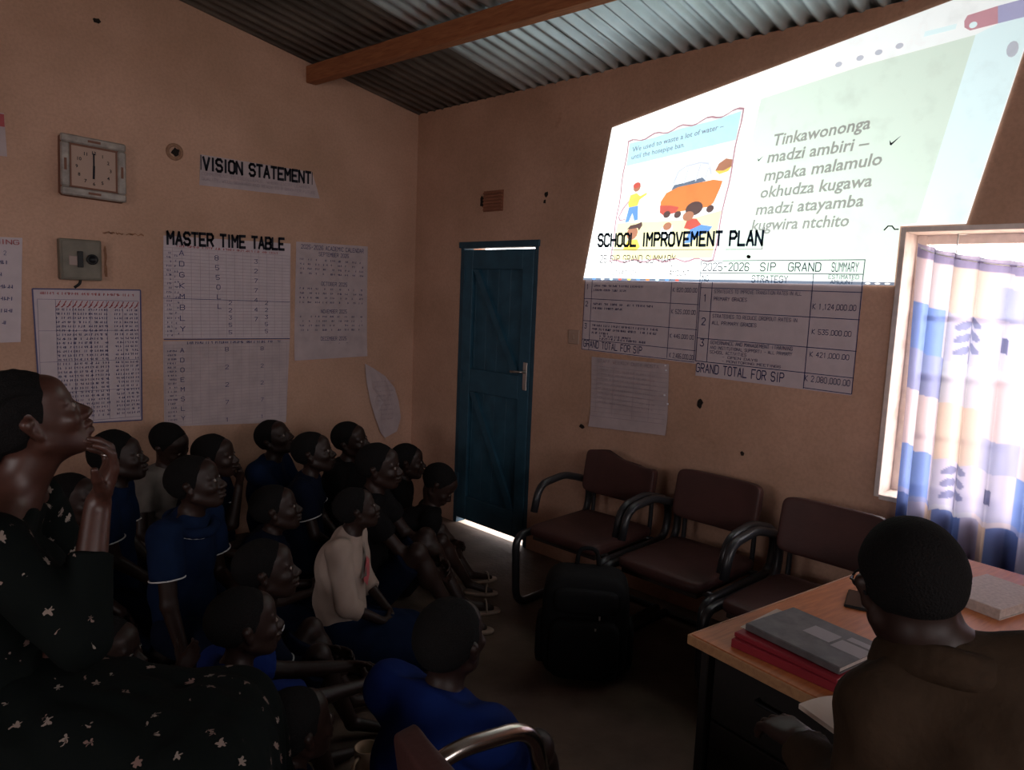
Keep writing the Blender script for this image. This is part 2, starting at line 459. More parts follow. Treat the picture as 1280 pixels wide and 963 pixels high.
# ledges and stiles on the room side
TH0, TH1 = XR - .004, XR + .0218
dpart('stile', (TH0, py0, pz0), (TH1, py0 + .095, pz1), 'blue_paint')
dpart('stile', (TH0, py1 - .095, pz0), (TH1, py1, pz1), 'blue_paint')
for z0, z1 in ((pz1 - .13, pz1), (0.97, 1.13), (pz0, pz0 + .17)):
    dpart('rail', (TH0 + .001, py0 + .096, z0), (TH1, py1 - .096, z1), 'blue_paint')
def brace(z0, z1):
    ya, yb = py1 - .096, py0 + .096          # from upper hinge side down to the lock side
    h = .055
    b = MB(); cy = (DY0 + DY1) / 2
    poly = [(TH0 + .002 - XR, ya - cy, z1), (TH0 + .002 - XR, ya - cy - h, z1), (TH0 + .002 - XR, yb - cy, z0), (TH0 + .002 - XR, yb - cy + h, z0)]
    b.prism(poly, (TH1 - TH0 - .002, 0, 0)); b.build('brace', 'blue_paint', door)
brace(1.132, pz1 - .132); brace(pz0 + .172, .968)
h_ = MB(); hy = (3.204, 1.150)[0]
h_.box((TH0 - .006 - XR, hy - .018 - (DY0 + DY1) / 2, 1.04), (TH0 - XR, hy + .018 - (DY0 + DY1) / 2, 1.22), bevel=.003)
plate = h_.build('lock_plate', 'steel', door)
h_ = MB(); c0 = hy - (DY0 + DY1) / 2
h_.tube(rounded([(TH0 - XR, c0, 1.16), (TH0 - .045 - XR, c0, 1.16), (TH0 - .045 - XR, c0 + .09, 1.155)], .02), .008, 8)
h_.build('lever_handle', 'steel', plate, True)
h_ = MB()
for z in (.28, 1.02, 1.72):
    h_.box((TH0 - .008 - XR, py1 - .02 - (DY0 + DY1) / 2, z), (TH0 - XR + .01, py1 + .012 - (DY0 + DY1) / 2, z + .09), bevel=.002)
h_.build('hinge_set', 'blue_dark', door)

th = MB(); th.box((XR + .02 - XR, -.37, -.12), (WT + .35, .37, .0)); th.build('threshold', 'earth', door)
# ---------------------------------------------------------------- window
def added_window(name, loc, rz, wd, hh, label):
    bw = tag(empty(name, loc, rz), label, kind='structure'); hwid = wd / 2
    for lo, hi in (((-.17, -hwid, 0), (-.14, -hwid + .04, hh)), ((-.17, hwid - .04, 0), (-.14, hwid, hh)), ((-.17, -hwid + .04, 0), (-.14, hwid - .04, .04)), ((-.17, -hwid + .04, hh - .04), (-.14, hwid - .04, hh))):
        q = MB(); q.box(lo, hi); q.build('window_frame', 'window_paint', bw)
    for i in (1, 2): q = MB(); q.box((-.17, -hwid + 2*hwid*i/3 - .015, .04), (-.14, -hwid + 2*hwid*i/3 + .015, hh - .04)); q.build('mullion', 'window_paint', bw)
    for i in (1, 2, 3): q = MB(); q.box((-.165, -hwid + .04, hh*i/4 - .01), (-.145, hwid - .04, hh*i/4 + .01)); q.build('glazing_bar', 'window_paint', bw)
for (y0, y1) in ADDED_BACK_WINDOWS: added_window('window_2', (XB, (y0 + y1) / 2, bz0), 0, y1 - y0, bz1 - bz0, 'steel barred window in the wall facing the slide')
for q_, (x0, x1) in enumerate(ADDED_REAR_WINDOWS): added_window('window_%d' % (3 + q_), ((x0 + x1) / 2, YB, rz0), R(90), x1 - x0, rz1 - rz0, 'steel barred window in the wall facing the clock')
win = tag(empty('window_1', (XR, (WY0 + WY1) / 2, WZ0)), 'steel casement window in a deep pale reveal behind the curtain', kind='structure')
def wbox(name, lo, hi, m='window_paint', bev=.002, par=None):
    b = MB(); b.box((lo[0] - XR, lo[1] - (WY0 + WY1) / 2, lo[2] - WZ0), (hi[0] - XR, hi[1] - (WY0 + WY1) / 2, hi[2] - WZ0), bevel=bev)
    return b.build(name, m, par or win)
RD = 0.006        # pale painted lining of the reveal, a little proud of the wall
wbox('reveal_lining', (XR - RD, WY1 - .012, WZ0), (XR + WT, WY1 + .010, WZ1 + .010))
wbox('reveal_lining', (XR - RD, WY0 - .010, WZ0), (XR + WT, WY0 + .012, WZ1 + .010))
wbox('reveal_lining', (XR - RD, WY0 + .012, WZ1 - .012), (XR + WT, WY1 - .012, WZ1 + .010))
wbox('window_sill', (XR - RD, WY0 + .012, WZ0 - .010), (XR + WT + .02, WY1 - .012, WZ0 + .012))
fx0, fx1 = XR + .150, XR + .185
iy0, iy1, iz0, iz1 = WY0 + .012, WY1 - .012, WZ0 + .012, WZ1 - .012
for lo, hi in (((fx0, iy1 - .04, iz0), (fx1, iy1, iz1)), ((fx0, iy0, iz0), (fx1, iy0 + .04, iz1)),
               ((fx0, iy0 + .04, iz1 - .04), (fx1, iy1 - .04, iz1)), ((fx0, iy0 + .04, iz0), (fx1, iy1 - .04, iz0 + .04))):
    wbox('window_frame', lo, hi)
zb = [iz0 + .04, 1.10, 1.36, 1.62, iz1 - .04]
yb = [iy0 + .04, iy0 + .04 + (iy1 - iy0 - .08) / 3, iy0 + .04 + 2 * (iy1 - iy0 - .08) / 3, iy1 - .04]
for yy in yb[1:-1]: wbox('mullion', (fx0 - .008, yy - .016, iz0 + .04), (fx1, yy + .016, iz1 - .04))
for zz in zb[1:-1]:
    for a, c in zip(yb[:-1], yb[1:]):
        wbox('glazing_bar', (fx0, a + .016, zz - .012), (fx1 - .004, c - .016, zz + .012))
gm = bpy.data.materials.new('window_glass'); gm.use_nodes = True
nt = gm.node_tree; nt.nodes.remove(nt.nodes['Principled BSDF'])
tr = nt.nodes.new('ShaderNodeBsdfTransparent'); gl = nt.nodes.new('ShaderNodeBsdfGlossy'); mx = nt.nodes.new('ShaderNodeMixShader')
gl.inputs['Roughness'].default_value = 0.05; tr.inputs[0].default_value = (.93, .95, .94, 1); mx.inputs[0].default_value = 0.05
nt.links.new(tr.outputs[0], mx.inputs[1]); nt.links.new(gl.outputs[0], mx.inputs[2])
nt.links.new(mx.outputs[0], nt.nodes['Material Output'].inputs[0])
M['glass'] = gm
for a, c in zip(yb[:-1], yb[1:]):
    for z0, z1 in zip(zb[:-1], zb[1:]):
        wbox('pane', (XR + .166, a + .014, z0 + .010), (XR + .169, c - .014, z1 - .010), 'glass', 0)
for zz in (1.20, 1.50, 1.76):
    wbox('casement_hinge', (fx0 - .05, iy1 - .05, zz), (fx0, iy1 - .034, zz + .02), 'window_paint')

# ---------------------------------------------------------------- air vent, holes, chips in the plaster
M['brick'] = mat('vent_brick', (0.33, 0.13, 0.075), rough=.9, noise=.3)
M['void'] = mat('dark_cavity', (0.02, 0.014, 0.012), rough=1)
vent = empty('air_vent', onR((3.56, 2.19)))
tag(vent, 'small louvred brick air vent above the blue door', 'vent')
vb = MB(); vb.box((-.006, -.092, 0), (.002, .092, .135)); vb.build('backing', 'brick', vent)
for i in range(6):
    s = MB(); s.box((-.018, -.088, .006 + i * .0215), (-.006, .088, .018 + i * .0215), bevel=.002); s.build('slat', 'brick', vent)
def chip(pt, ry, rz, fn, parent, name='plaster_chip', seed=0, dd=.0035):
    rnd = random.Random(seed); n = 11; P = []
    for i in range(n):
        a = 2 * math.pi * i / n; q = rnd.uniform(.65, 1.1)
        P.append((pt[0] + ry * q * math.cos(a), pt[1] + rz * q * math.sin(a)))
    m_ = MB()
    ring = [fn(p, dd) for p in P]; base = [fn((pt[0] + (p[0] - pt[0]) * 1.15, pt[1] + (p[1] - pt[1]) * 1.15), .0) for p in P]
    V = ring + base + [fn(pt, dd * .8)]
    F = [(i, (i + 1) % n, n + (i + 1) % n, n + i) for i in range(n)] + [((i + 1) % n, i, 2 * n) for i in range(n)]
    o = obj(name, V, F, 'void', parent); return o
chip((3.672, 2.258), .019, .040, onR, wall_right, 'hole', 1)
chip((3.093, 2.270), .013, .018, onR, wall_right, 'hole', 2); chip((3.103, 2.227), .010, .012, onR, wall_right, 'hole', 3)
chip((2.721, 0.881), .020, .014, onR, wall_right, seed=4); chip((1.938, 1.123), .016, .022, onR, wall_right, seed=5)
chip((1.681, 0.905), .010, .012, onR, wall_right, seed=6)
chip((1.268, 2.979), .022, .014, onL, wall_left, seed=7)
# conduit hole with a raised rim in the gable wall
hc = (1.649, 2.378)
hr = MB(); hm = Matrix.Translation((hc[0], YL, hc[1])) @ Matrix.Rotation(R(90), 4, 'X')
hr.lathe([(.048, 0.0), (.046, .010), (.034, .014), (.030, .006), (.028, .002)], 20, hm)
M['old_plaster'] = mat('chipped_plaster', (0.40, 0.22, 0.14), rough=.95, noise=.4, nscale=40)
rim = hr.build('hole_rim', 'old_plaster', wall_left, True)
chip((hc[0] + .006, hc[1]), .022, .024, onL, wall_left, 'hole', 8, .006)
# rust brown scuffs around the switch box
def streak(pts, wd, seed):
    rnd = random.Random(seed); V = []; F = []
    for i, p in enumerate(pts):
        q = wd * rnd.uniform(.5, 1.3)
        d = (0, 1) if abs(pts[-1][0] - pts[0][0]) > abs(pts[-1][1] - pts[0][1]) else (1, 0)
        V.append(onL((p[0] + d[0] * q, p[1] + d[1] * q), .0025)); V.append(onL((p[0] - d[0] * q, p[1] - d[1] * q), .0025))
    for i in range(len(pts) - 1): F.append((2*i, 2*i+1, 2*i+3, 2*i+2))
    obj('scuff', V, F, 'scuff', wall_left)
M['scuff'] = mat('brown_scuff', (0.36, 0.17, 0.10), rough=.95, noise=.35, nscale=60)
a0, a1 = (1.257, 1.897), (1.562, 1.897)
for s_ in range(5):
    t0 = random.uniform(0, .75); t1 = t0 + random.uniform(.1, .25)
    streak([(a0[0] + (a1[0] - a0[0]) * (t0 + (t1 - t0) * i / 5), a0[1] + (a1[1] - a0[1]) * (t0 + (t1 - t0) * i / 5) + random.uniform(-.006, .006)) for i in range(6)], .004, s_)
b0 = (1.275, 1.822); b1 = (1.270, 1.658)
streak([(b0[0] + random.uniform(-.003, .003), b0[1] + (b1[1] - b0[1]) * i / 7) for i in range(8)], .007, 21)

# ---------------------------------------------------------------- the projected slide: a flat panel with its light painted in as emission
M['glow_white'] = glow_mat('slide_white', (0.93, 1.0, 1.0), 1.18)
M['glow_page'] = glow_mat('slide_page', (0.76, 0.95, 0.83), 1.0)
M['glow_side'] = glow_mat('slide_side', (0.74, 0.97, 1.0), 1.18)
M['glow_text'] = glow_mat('slide_text', (0.27, 0.32, 0.30), 1.0)
M['glow_sky'] = glow_mat('picture_sky', (0.50, 0.86, 0.98), 1.0)
M['glow_haze'] = glow_mat('picture_pale', (0.88, 0.98, 1.0), 1.05)
M['glow_sand'] = glow_mat('picture_sand', (0.86, 0.84, 0.48), 1.0)
M['glow_orange'] = glow_mat('picture_orange', (0.74, 0.22, 0.05), 1.0)
M['glow_red'] = glow_mat('picture_red', (0.55, 0.08, 0.06), 1.0)
M['glow_blue'] = glow_mat('picture_blue', (0.10, 0.30, 0.80), 1.0)
M['glow_yellow'] = glow_mat('picture_yellow', (0.85, 0.62, 0.10), 1.0)
M['glow_skin'] = glow_mat('picture_brown', (0.40, 0.17, 0.10), 1.0)
M['glow_hair'] = glow_mat('picture_black', (0.06, 0.035, 0.04), 1.0)
M['glow_line'] = glow_mat('picture_outline', (0.42, 0.24, 0.30), 1.0)
M['glow_pill'] = glow_mat('toolbar_pill', (0.62, 0.30, 0.38), 1.0)
M['glow_pill2'] = glow_mat('toolbar_pill_blue', (0.40, 0.44, 0.72), 1.0)
M['glow_icon'] = glow_mat('toolbar_icon', (0.55, 0.62, 0.72), 1.0)
M['glow_bar'] = glow_mat('task_bar', (0.10, 0.16, 0.24), 1.0)

slide = empty('projected_slide', (XR, 1.8, 1.75))
tag(slide, 'glowing panel painted as the projected slide, with a cartoon picture and six lines of slanted text', 'projection')
S0 = Vector((XR, 1.8, 1.75))
def flat(name, poly, m, d, parent=None):
    V = [Vector(onR(p, d)) - S0 for p in poly]
    return obj(name, V, [tuple(range(len(V)))], m, parent or slide)
PD = 0.0065                                   # the picture lies just in front of the charts' paper
SLIDE_EDGE = [(2.610, 2.603), (2.761, 1.754), (1.052, 1.754), (1.052, 2.003), (0.808, 2.003), (0.632, 2.900), (0.84, 2.900)]
flat('slide_background', SLIDE_EDGE, 'glow_white', PD)
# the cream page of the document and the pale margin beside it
flat('page', [(0.851, 2.731), (1.267, 2.693), (1.728, 2.624), (1.878, 1.786), (1.052, 1.772), (1.052, 2.003), (0.989, 2.014)], 'glow_page', PD + .0006)
flat('side_margin', [(0.851, 2.731), (0.989, 2.014), (0.812, 2.003), (0.655, 2.80)], 'glow_side', PD + .0005)
# toolbar pill and icons
pp = [(0.887, 2.811), (0.896, 2.792), (0.893, 2.767), (0.872, 2.751)]
flat('toolbar_pill', pp + [(0.779, 2.757), (0.786, 2.823)], 'glow_pill', PD + .001)
flat('toolbar_pill', [(0.786, 2.823), (0.779, 2.757), (0.648, 2.765), (0.655, 2.832)], 'glow_pill2', PD + .001)
def blob(c, ry, rz, n=12, sl=0.0): return [(c[0] + ry * math.cos(2*math.pi*i/n) + sl * rz * math.sin(2*math.pi*i/n), c[1] + rz * math.sin(2*math.pi*i/n)) for i in range(n)]
for c in ((1.128, 2.745), (1.209, 2.735), (1.374, 2.716), (1.284, 2.726)): flat('toolbar_icon', blob(c, .016, .012), 'glow_icon', PD + .001)
flat('toolbar_icon', blob((0.863, 2.770), .014, .012), 'glow_side', PD + .0015)
flat('search_field', [(1.039, 2.761), (1.035, 2.782), (0.920, 2.788), (0.924, 2.768)], 'glow_side', PD + .001)
flat('side_icon', blob((0.721, 2.652), .02, .03), 'glow_icon', PD + .001)
# windows task bar with coloured icons along the bottom edge
flat('task_bar', [(2.759, 1.766), (2.761, 1.754), (1.052, 1.754), (1.052, 1.768)], 'glow_bar', PD + .001)
ti = ['glow_blue', 'glow_white', 'glow_sky', 'glow_red', 'glow_yellow', 'glow_blue', 'glow_orange', 'glow_sky', 'glow_blue', 'glow_red']
for i in range(10):
    c = (2.68 - i * .062, 1.7605)
    flat('task_bar_icon', blob(c, .013, .006, 8), ti[i], PD + .0014)
for i in range(3): flat('task_bar_icon', blob((1.16 - .04 * i, 1.761), .012, .004, 8), 'glow_white', PD + .0014)

# the six lines of writing
def slide_text(s, st, en, h, sh=-.17, m='glow_text', d=PD + .0012, bold=0.02, name='text_line', parent=None):
    mb = MB(); V, F, wd = text_mesh(s, 0, bold)
    k = h / .69
    ux, uz = (en[0] - st[0]) / wd, (en[1] - st[1]) / wd
    mb.add([Vector(onR((st[0] + ux * v[0] + sh * v[1] * k, st[1] + uz * v[0] + v[1] * k), d)) - S0 for v in V], F)
    o_ = mb.build(name, m, parent or slide); o_['kind'] = 'stuff'; return o_
slide_text('Tinkawononga', (1.653, 2.397), (1.215, 2.423), .052)
slide_text('madzi ambiri \u2013', (1.674, 2.322), (1.214, 2.339), .052)
slide_text('mpaka malamulo', (1.683, 2.237), (1.154, 2.266), .052)
slide_text('okhudza kugawa', (1.696, 2.159), (1.185, 2.178), .052)
slide_text('madzi atayamba', (1.712, 2.080), (1.212, 2.095), .052)
slide_text('kugwira ntchito', (1.728, 2.005), (1.267, 2.011), .052)

# the cartoon: laid out on a square (s right, t up) and drawn with the same slant as the slide
CTL, CTR, CBR, CBL = (2.493, 2.511), (1.808, 2.595), (1.915, 1.863), (2.574, 1.856)
def cq(s, t):
    return tuple((CTL[i]*(1-s)+CTR[i]*s)*t + (CBL[i]*(1-s)+CBR[i]*s)*(1-t) for i in (0, 1))
pic = flat('cartoon_picture', [cq(i/24, 0 + .012*math.sin(i*1.3)) for i in range(25)] + [cq(1 + .006*math.sin(j*1.2), j/12) for j in range(1, 12)]
           + [cq(1-i/24, 1 + .014*math.sin(i*1.15)) for i in range(25)] + [cq(.006*math.sin(j*1.4), 1-j/12) for j in range(1, 12)], 'glow_haze', PD + .0012)
pic_edge = pic.data
def cflat(name, pts, m, lv=1): return flat(name, [cq(*p) for p in pts], m, PD + .0012 + .0005 * lv, pic)
bd = MB(); loop = [v.co.copy() for v in pic.data.vertices]; n_ = len(loop); cen = sum(loop, Vector()) / n_
inner = [cen + (p - cen) * .976 for p in loop]
bd.add([p + Vector((-.0018, 0, 0)) for p in loop + inner], [(i, (i+1) % n_, n_ + (i+1) % n_, n_ + i) for i in range(n_)])
bd.build('picture_border', 'glow_line', pic)
cflat('sky', [(.02, .80), (.98, .80), (.98, .985), (.75, .975), (.5, .985), (.25, .975), (.02, .985)], 'glow_sky', .5)
cflat('sand', [(.02, .02), (.3, .015), (.6, .02), (.98, .02), (.98, .34), (.7, .30), (.4, .31), (.02, .33)], 'glow_sand', .5)
def ctext(s, st, en, h):
    a, b = cq(*st), cq(*en); slide_text(s, a, b, h, -.12, 'glow_bar', PD + .0026, .01, 'caption', pic)
ctext('We used to waste a lot of water \u2013', (.06, .905), (.86, .90), .026)
ctext('until the hosepipe ban.', (.06, .845), (.55, .84), .026)
def circ(c, rs, rt, n=14, a0=0, a1=2*math.pi): return [(c[0] + rs*math.cos(a0+(a1-a0)*i/n), c[1] + rt*math.sin(a0+(a1-a0)*i/n)) for i in range(n + (0 if abs(a1-a0) > 6.2 else 1))]
# car
cflat('car_body', [(.43, .38), (.42, .46), (.46, .52), (.56, .55), (.86, .56), (.94, .54), (.93, .49), (.90, .40), (.87, .375), (.47, .36)], 'glow_orange', 1)
cflat('car_sill', [(.43, .375), (.42, .43), (.52, .42), (.60, .40), (.58, .36), (.47, .35)], 'glow_red', 1.3)
cflat('car_seats', [(.50, .535), (.52, .57), (.62, .575), (.76, .59), (.80, .56)], 'glow_bar', .8)
cflat('car_roof', [(.50, .57), (.53, .67), (.60, .70), (.72, .705), (.80, .685), (.84, .60), (.825, .60), (.79, .672), (.72, .692), (.60, .687), (.545, .66), (.515, .57)], 'glow_icon', .9)
for x_ in (.60, .70, .78): cflat('car_pillar', [(x_, .57), (x_ + .02, .69), (x_ + .03, .69), (x_ + .012, .57)], 'glow_icon', .9)
for c in ((.50, .355), (.60, .345), (.88, .36)): cflat('wheel', circ(c, .032, .026), 'glow_hair', 1.6)
# boy with a hose
cflat('boy_shirt', [(.10, .48), (.11, .55), (.17, .56), (.21, .53), (.27, .55), (.275, .535), (.21, .50), (.20, .455), (.115, .45)], 'glow_yellow', 1)
cflat('boy_trousers', [(.115, .45), (.10, .33), (.135, .33), (.16, .40), (.19, .335), (.225, .34), (.205, .455)], 'glow_blue', 1)
cflat('boy_head', circ((.165, .605), .035, .035), 'glow_skin', 1.2)
cflat('boy_hair', circ((.16, .622), .036, .024), 'glow_red', 1.4)
cflat('hose', [(.11, .50), (.06, .44), (.03, .38), (.05, .355), (.10, .36), (.10, .352), (.04, .345), (.018, .38), (.05, .45), (.105, .51)], 'glow_line', 1)
# bushy headed child, running child, puppy, umbrella
cflat('child_face', circ((.19, .235), .055, .055), 'glow_skin', 1.2)
cflat('child_hair', [(.13, .27), (.16, .30), (.22, .305), (.27, .32), (.28, .29), (.255, .25), (.235, .275), (.18, .27)], 'glow_hair', 1.4)
cflat('child_shirt', [(.12, .10), (.16, .18), (.25, .18), (.29, .12), (.26, .09)], 'glow_yellow', 1)
cflat('runner_hair', circ((.74, .375), .075, .05, 16), 'glow_hair', 1.8)
cflat('runner_face', circ((.70, .325), .05, .035), 'glow_skin', 2.0)
cflat('runner_shirt', [(.68, .24), (.70, .31), (.78, .30), (.83, .255), (.74, .225)], 'glow_red', 1.7)
cflat('runner_shorts', [(.74, .225), (.83, .255), (.93, .235), (.91, .205), (.80, .165), (.76, .13), (.71, .13)], 'glow_blue', 1.7)
cflat('puppy', [(.46, .19), (.47, .25), (.52, .285), (.57, .27), (.58, .18), (.55, .16)], 'glow_haze', 1.5)
cflat('puppy_head', circ((.525, .265), .04, .03), 'glow_skin', 1.7)
cflat('umbrella', [(.86, .62), (.88, .665), (.93, .69), (.985, .675), (.99, .63), (.93, .61)], 'glow_skin', 1.2)
cflat('umbrella_rim', [(.86, .62), (.93, .61), (.99, .63), (.97, .60), (.90, .59)], 'glow_yellow', 1.1)

# dark ticks and nail holes on the wall inside the projection
def tick(c, s, name='tick_mark'):
    pts = [(c[0] + .6*s, c[1] + .2*s), (c[0] + .5*s, c[1] - .5*s), (c[0] + .3*s, c[1] - .6*s), (c[0] - s, c[1] + .7*s), (c[0] + .3*s, c[1] - .25*s)]
    obj(name, [onR(p, PD + .003) for p in pts], [tuple(range(5))], 'ink_black', wall_right)
tick((1.112, 2.358), .028); tick((1.708, 2.344), .018)
chip((1.726, 1.881), .012, .010, onR, wall_right, 'nail_hole', 12, PD + .004)
crk = MB(); crk.tube([onR(p, PD + .002) for p in ((1.115, 1.988), (1.100, 2.005), (1.084, 2.004), (1.073, 1.990), (1.057, 1.990))], .003, 5); crk.build('crack', 'void', wall_right)

# ---------------------------------------------------------------- charts on the projection wall
def curl_paper(name, x0, x1, z0, z1, fn, m, d, parent, corners=None, wave=.0015, nx=12, nz=12, seed=0, curl=0.0):
    rnd = random.Random(seed); ph = rnd.uniform(0, 6)
    C = corners or [(x0, z1), (x1, z1), (x1, z0), (x0, z0)]
    V = []; F = []
    for j in range(nz + 1):
        for i in range(nx + 1):
            s, t = i / nx, j / nz
            p = tuple((C[0][q]*(1-s)+C[1][q]*s)*(1-t) + (C[3][q]*(1-s)+C[2][q]*s)*t for q in (0, 1))
            V.append(fn(p, d + wave * (1 + math.sin(6*s + ph) * math.cos(5*t + ph)) + curl * max(0, t - .7) ** 2 * 10))
    for j in range(nz):
        for i in range(nx):
            a = j*(nx+1)+i; F.append((a, a+1, a+nx+2, a+nx+1))
    o = obj(name, V, F, m, parent, True); return o
def strip(mb, a, b, wd, fn, d):
    dx, dz = b[0]-a[0], b[1]-a[1]; L_ = math.hypot(dx, dz) or 1; nx, nz = -dz/L_*wd/2, dx/L_*wd/2
    mb.add([fn((a[0]+nx, a[1]+nz), d), fn((b[0]+nx, b[1]+nz), d), fn((b[0]-nx, b[1]-nz), d), fn((a[0]-nx, a[1]-nz), d)], [(0, 1, 2, 3)])
def scribble(mb, a, b, h, fn, d, rnd, fill=.8):
    """a word-like run of small pen strokes from a to b"""
    L_ = math.hypot(b[0]-a[0], b[1]-a[1]); n = max(2, int(L_ / (h * .75)))
    for i in range(n):
        if rnd.random() > fill: continue
        t = (i + rnd.uniform(.1, .3)) / n; t2 = (i + rnd.uniform(.6, .9)) / n
        p = (a[0]+(b[0]-a[0])*t, a[1]+(b[1]-a[1])*t); q = (a[0]+(b[0]-a[0])*t2, a[1]+(b[1]-a[1])*t2)
        k = rnd.random()
        if k < .55: strip(mb, (p[0], p[1]), (p[0] + (q[0]-p[0])*.2, p[1]+h), h*.22, fn, d)
        if k > .2: strip(mb, (p[0], p[1] + h*rnd.uniform(.1, .9)), (q[0], q[1] + h*rnd.uniform(.1, .9)), h*.22, fn, d)
        if k > .5: strip(mb, (q[0], q[1]), (q[0], q[1]+h), h*.2, fn, d)

PF = PD + .004        # ink in front of the glowing slide panel
def letters_on(s, fn, d, start, end, height, wd, m, parent, org, name='letter'):
    """cut-out title letters, each its own piece"""
    tot = sum(advance(c) for c in s) - 1.5; ux, uz = (end[0] - start[0]) / tot, (end[1] - start[1]) / tot; k = height / 6.0; x = 0.0
    for ch in s:
        V, F = letter(ch, wd)
        if F: obj(name, [Vector(fn((start[0] + ux * (x + v[0] - (1.0 if ch == 'I' else 0)), start[1] + uz * (x + v[0]) + v[1] * k), d)) - org for v in V], F, m, parent)
        x += advance(ch)
rnd = random.Random(3)
M['ink_title'] = mat('grey_blue_title', (0.05, 0.10, 0.17), rough=.8)
M['ink_plan'] = mat('dark_blue_felt_pen', (0.035, 0.04, 0.13), rough=.8)
sip = empty('wall_chart', onR((2.37, 1.33))); sip_o = Vector(onR((2.37, 1.33)))
tag(sip, 'handwritten improvement plan summary chart beside the door, half behind its newer copy', 'chart', 'improvement plan charts')
sip2 = empty('wall_chart', onR((1.58, 1.27))); sip2_o = Vector(onR((1.58, 1.27)))
tag(sip2, 'handwritten 2025-2026 grand summary chart next to the window', 'chart', 'improvement plan charts')
def rel(o, org):                    # re-express a part built in world space relative to its thing
    if o.name.split('.')[0] in ('handwriting', 'heading', 'figures', 'red_heading', 'ruled_grid', 'ruled_border'): o['kind'] = 'stuff'
    for v in o.data.vertices: v.co -= org
    return o
rel(curl_paper('paper', 0, 0, 0, 0, onR, 'paper', .001, sip, [(2.752, 1.885), (1.985, 1.885), (1.978, 1.329), (2.752, 1.342)], wave=.001, seed=1), sip_o)
rel(curl_paper('paper', 0, 0, 0, 0, onR, 'paper', .002, sip2, [(1.984, 1.861), (1.178, 1.863), (1.184, 1.262), (1.975, 1.268)], wave=.001, seed=2), sip2_o)
letters_on('SCHOOL IMPROVEMENT PLAN', onR, PF, (2.661, 1.948), (1.662, 1.936),   .066, 1.4, 'ink_title', sip, sip_o)
t = MB(); strip(t, (2.60, 1.925), (1.66, 1.915), .003, onR, PF); strip(t, (1.66, 1.915), (1.655, 2.02), .003, onR, PF)
text_on(t, '25 SIP GRAND SUMMARY', 0, onR, PF, (2.64, 1.855), (2.14, 1.850), .040)
for a, b in (((2.68, 1.835), (1.99, 1.835)), ((2.68, 1.89), (2.68, 1.76)), ((2.16, 1.90), (2.16, 1.76))): strip(t, a, b, .0025, onR, PF)
text_on(t, 'STRATEGY', 0, onR, PF, (2.55, 1.785), (2.38, 1.785), .026); text_on(t, 'AMOUNT', 0, onR, PF, (2.17, 1.785), (2.05, 1.785), .026)
rel(t.build('heading', 'ink_grey', sip), sip_o)
t = MB(); d1 = .0045
for zz in (1.755, 1.645, 1.515, 1.405, 1.345): strip(t, (2.750, zz), (1.985, zz - .008), .003, onR, d1)
for yy in (2.748, 2.695, 2.155, 1.99): strip(t, (yy, 1.752), (yy, 1.345), .003, onR, d1)
text_on(t, 'GRAND TOTAL FOR SIP', 0, onR, d1, (2.735, 1.362), (2.32, 1.352), .038)
text_on(t, 'K 2,485,000.00', 0, onR, d1, (2.14, 1.350), (1.995, 1.348), .024)
for nn, zz, tx in (('1', 1.70, ''), ('2', 1.60, ''), ('3', 1.47, '')): text_on(t, nn, 0, onR, d1, (2.735, zz), (2.72, zz), .028)
def lines(tt, fn, dd, rows, h, rr):
    for (x0, x1, z) in rows:
        p = x0; sg = 1 if x1 > x0 else -1
        while (x1 - p) * sg > h * 2:
            L_ = min(abs(x1 - p), rr.uniform(2.5, 7) * h); scribble(tt, (p, z), (p + sg * L_, z - .0), h, fn, dd, rr, .95); p += sg * (L_ + h * .9)
lines(t, onR, d1, [(2.68, 2.3, 1.715), (2.68, 2.45, 1.69), (2.68, 2.22, 1.61), (2.68, 2.45, 1.585), (2.68, 2.22, 1.485), (2.68, 2.2, 1.463), (2.68, 2.55, 1.441), (2.62, 2.4, 1.425), (2.62, 2.3, 1.41)], .013, rnd)
text_on(t, 'K 820,000.00', 0, onR, d1, (2.145, 1.70), (2.0, 1.70), .021); text_on(t, 'K 525,000.00', 0, onR, d1, (2.145, 1.585), (2.0, 1.585), .021); text_on(t, 'K 446,000.00', 0, onR, d1, (2.145, 1.455), (2.0, 1.455), .021)
rel(t.build('handwriting', 'ink_plan', sip), sip_o)

t = MB()
for a, b in (((1.984, 1.861), (1.178, 1.863)), ((1.984, 1.861), (1.984, 1.754)), ((1.180, 1.863), (1.182, 1.754)), ((1.984, 1.80), (1.180, 1.80)), ((1.40, 1.80), (1.40, 1.754))): strip(t, a, b, .0035, onR, PF)
text_on(t, '2025-2026', 0, onR, PF, (1.972, 1.812), (1.72, 1.812), .038); text_on(t, 'SIP', 0, onR, PF, (1.66, 1.812), (1.585, 1.812), .038)
text_on(t, 'GRAND', 0, onR, PF, (1.52, 1.812), (1.37, 1.812), .038); text_on(t, 'SUMMARY', 0, onR, PF, (1.32, 1.812), (1.105 + .1, 1.812), .038)
text_on(t, 'NO', 0, onR, PF, (1.970, 1.759), (1.935, 1.759), .028); text_on(t, 'STRATEGY', 0, onR, PF, (1.70, 1.757), (1.52, 1.757), .032)
text_on(t, 'ESTIMATED', 0, onR, PF, (1.33, 1.779), (1.20, 1.779), .017); text_on(t, 'AMOUNT', 0, onR, PF, (1.32, 1.757), (1.22, 1.757), .017)
rel(t.build('heading', 'ink_navy', sip2), sip2_o)
t = MB()
for zz in (1.725, 1.605, 1.465, 1.345): strip(t, (1.982, zz), (1.180, zz - .004), .0035, onR, d1)
for yy in (1.980, 1.915, 1.402, 1.183): strip(t, (yy, 1.754), (yy, 1.345 if yy > 1.5 else 1.268), .0035, onR, d1)
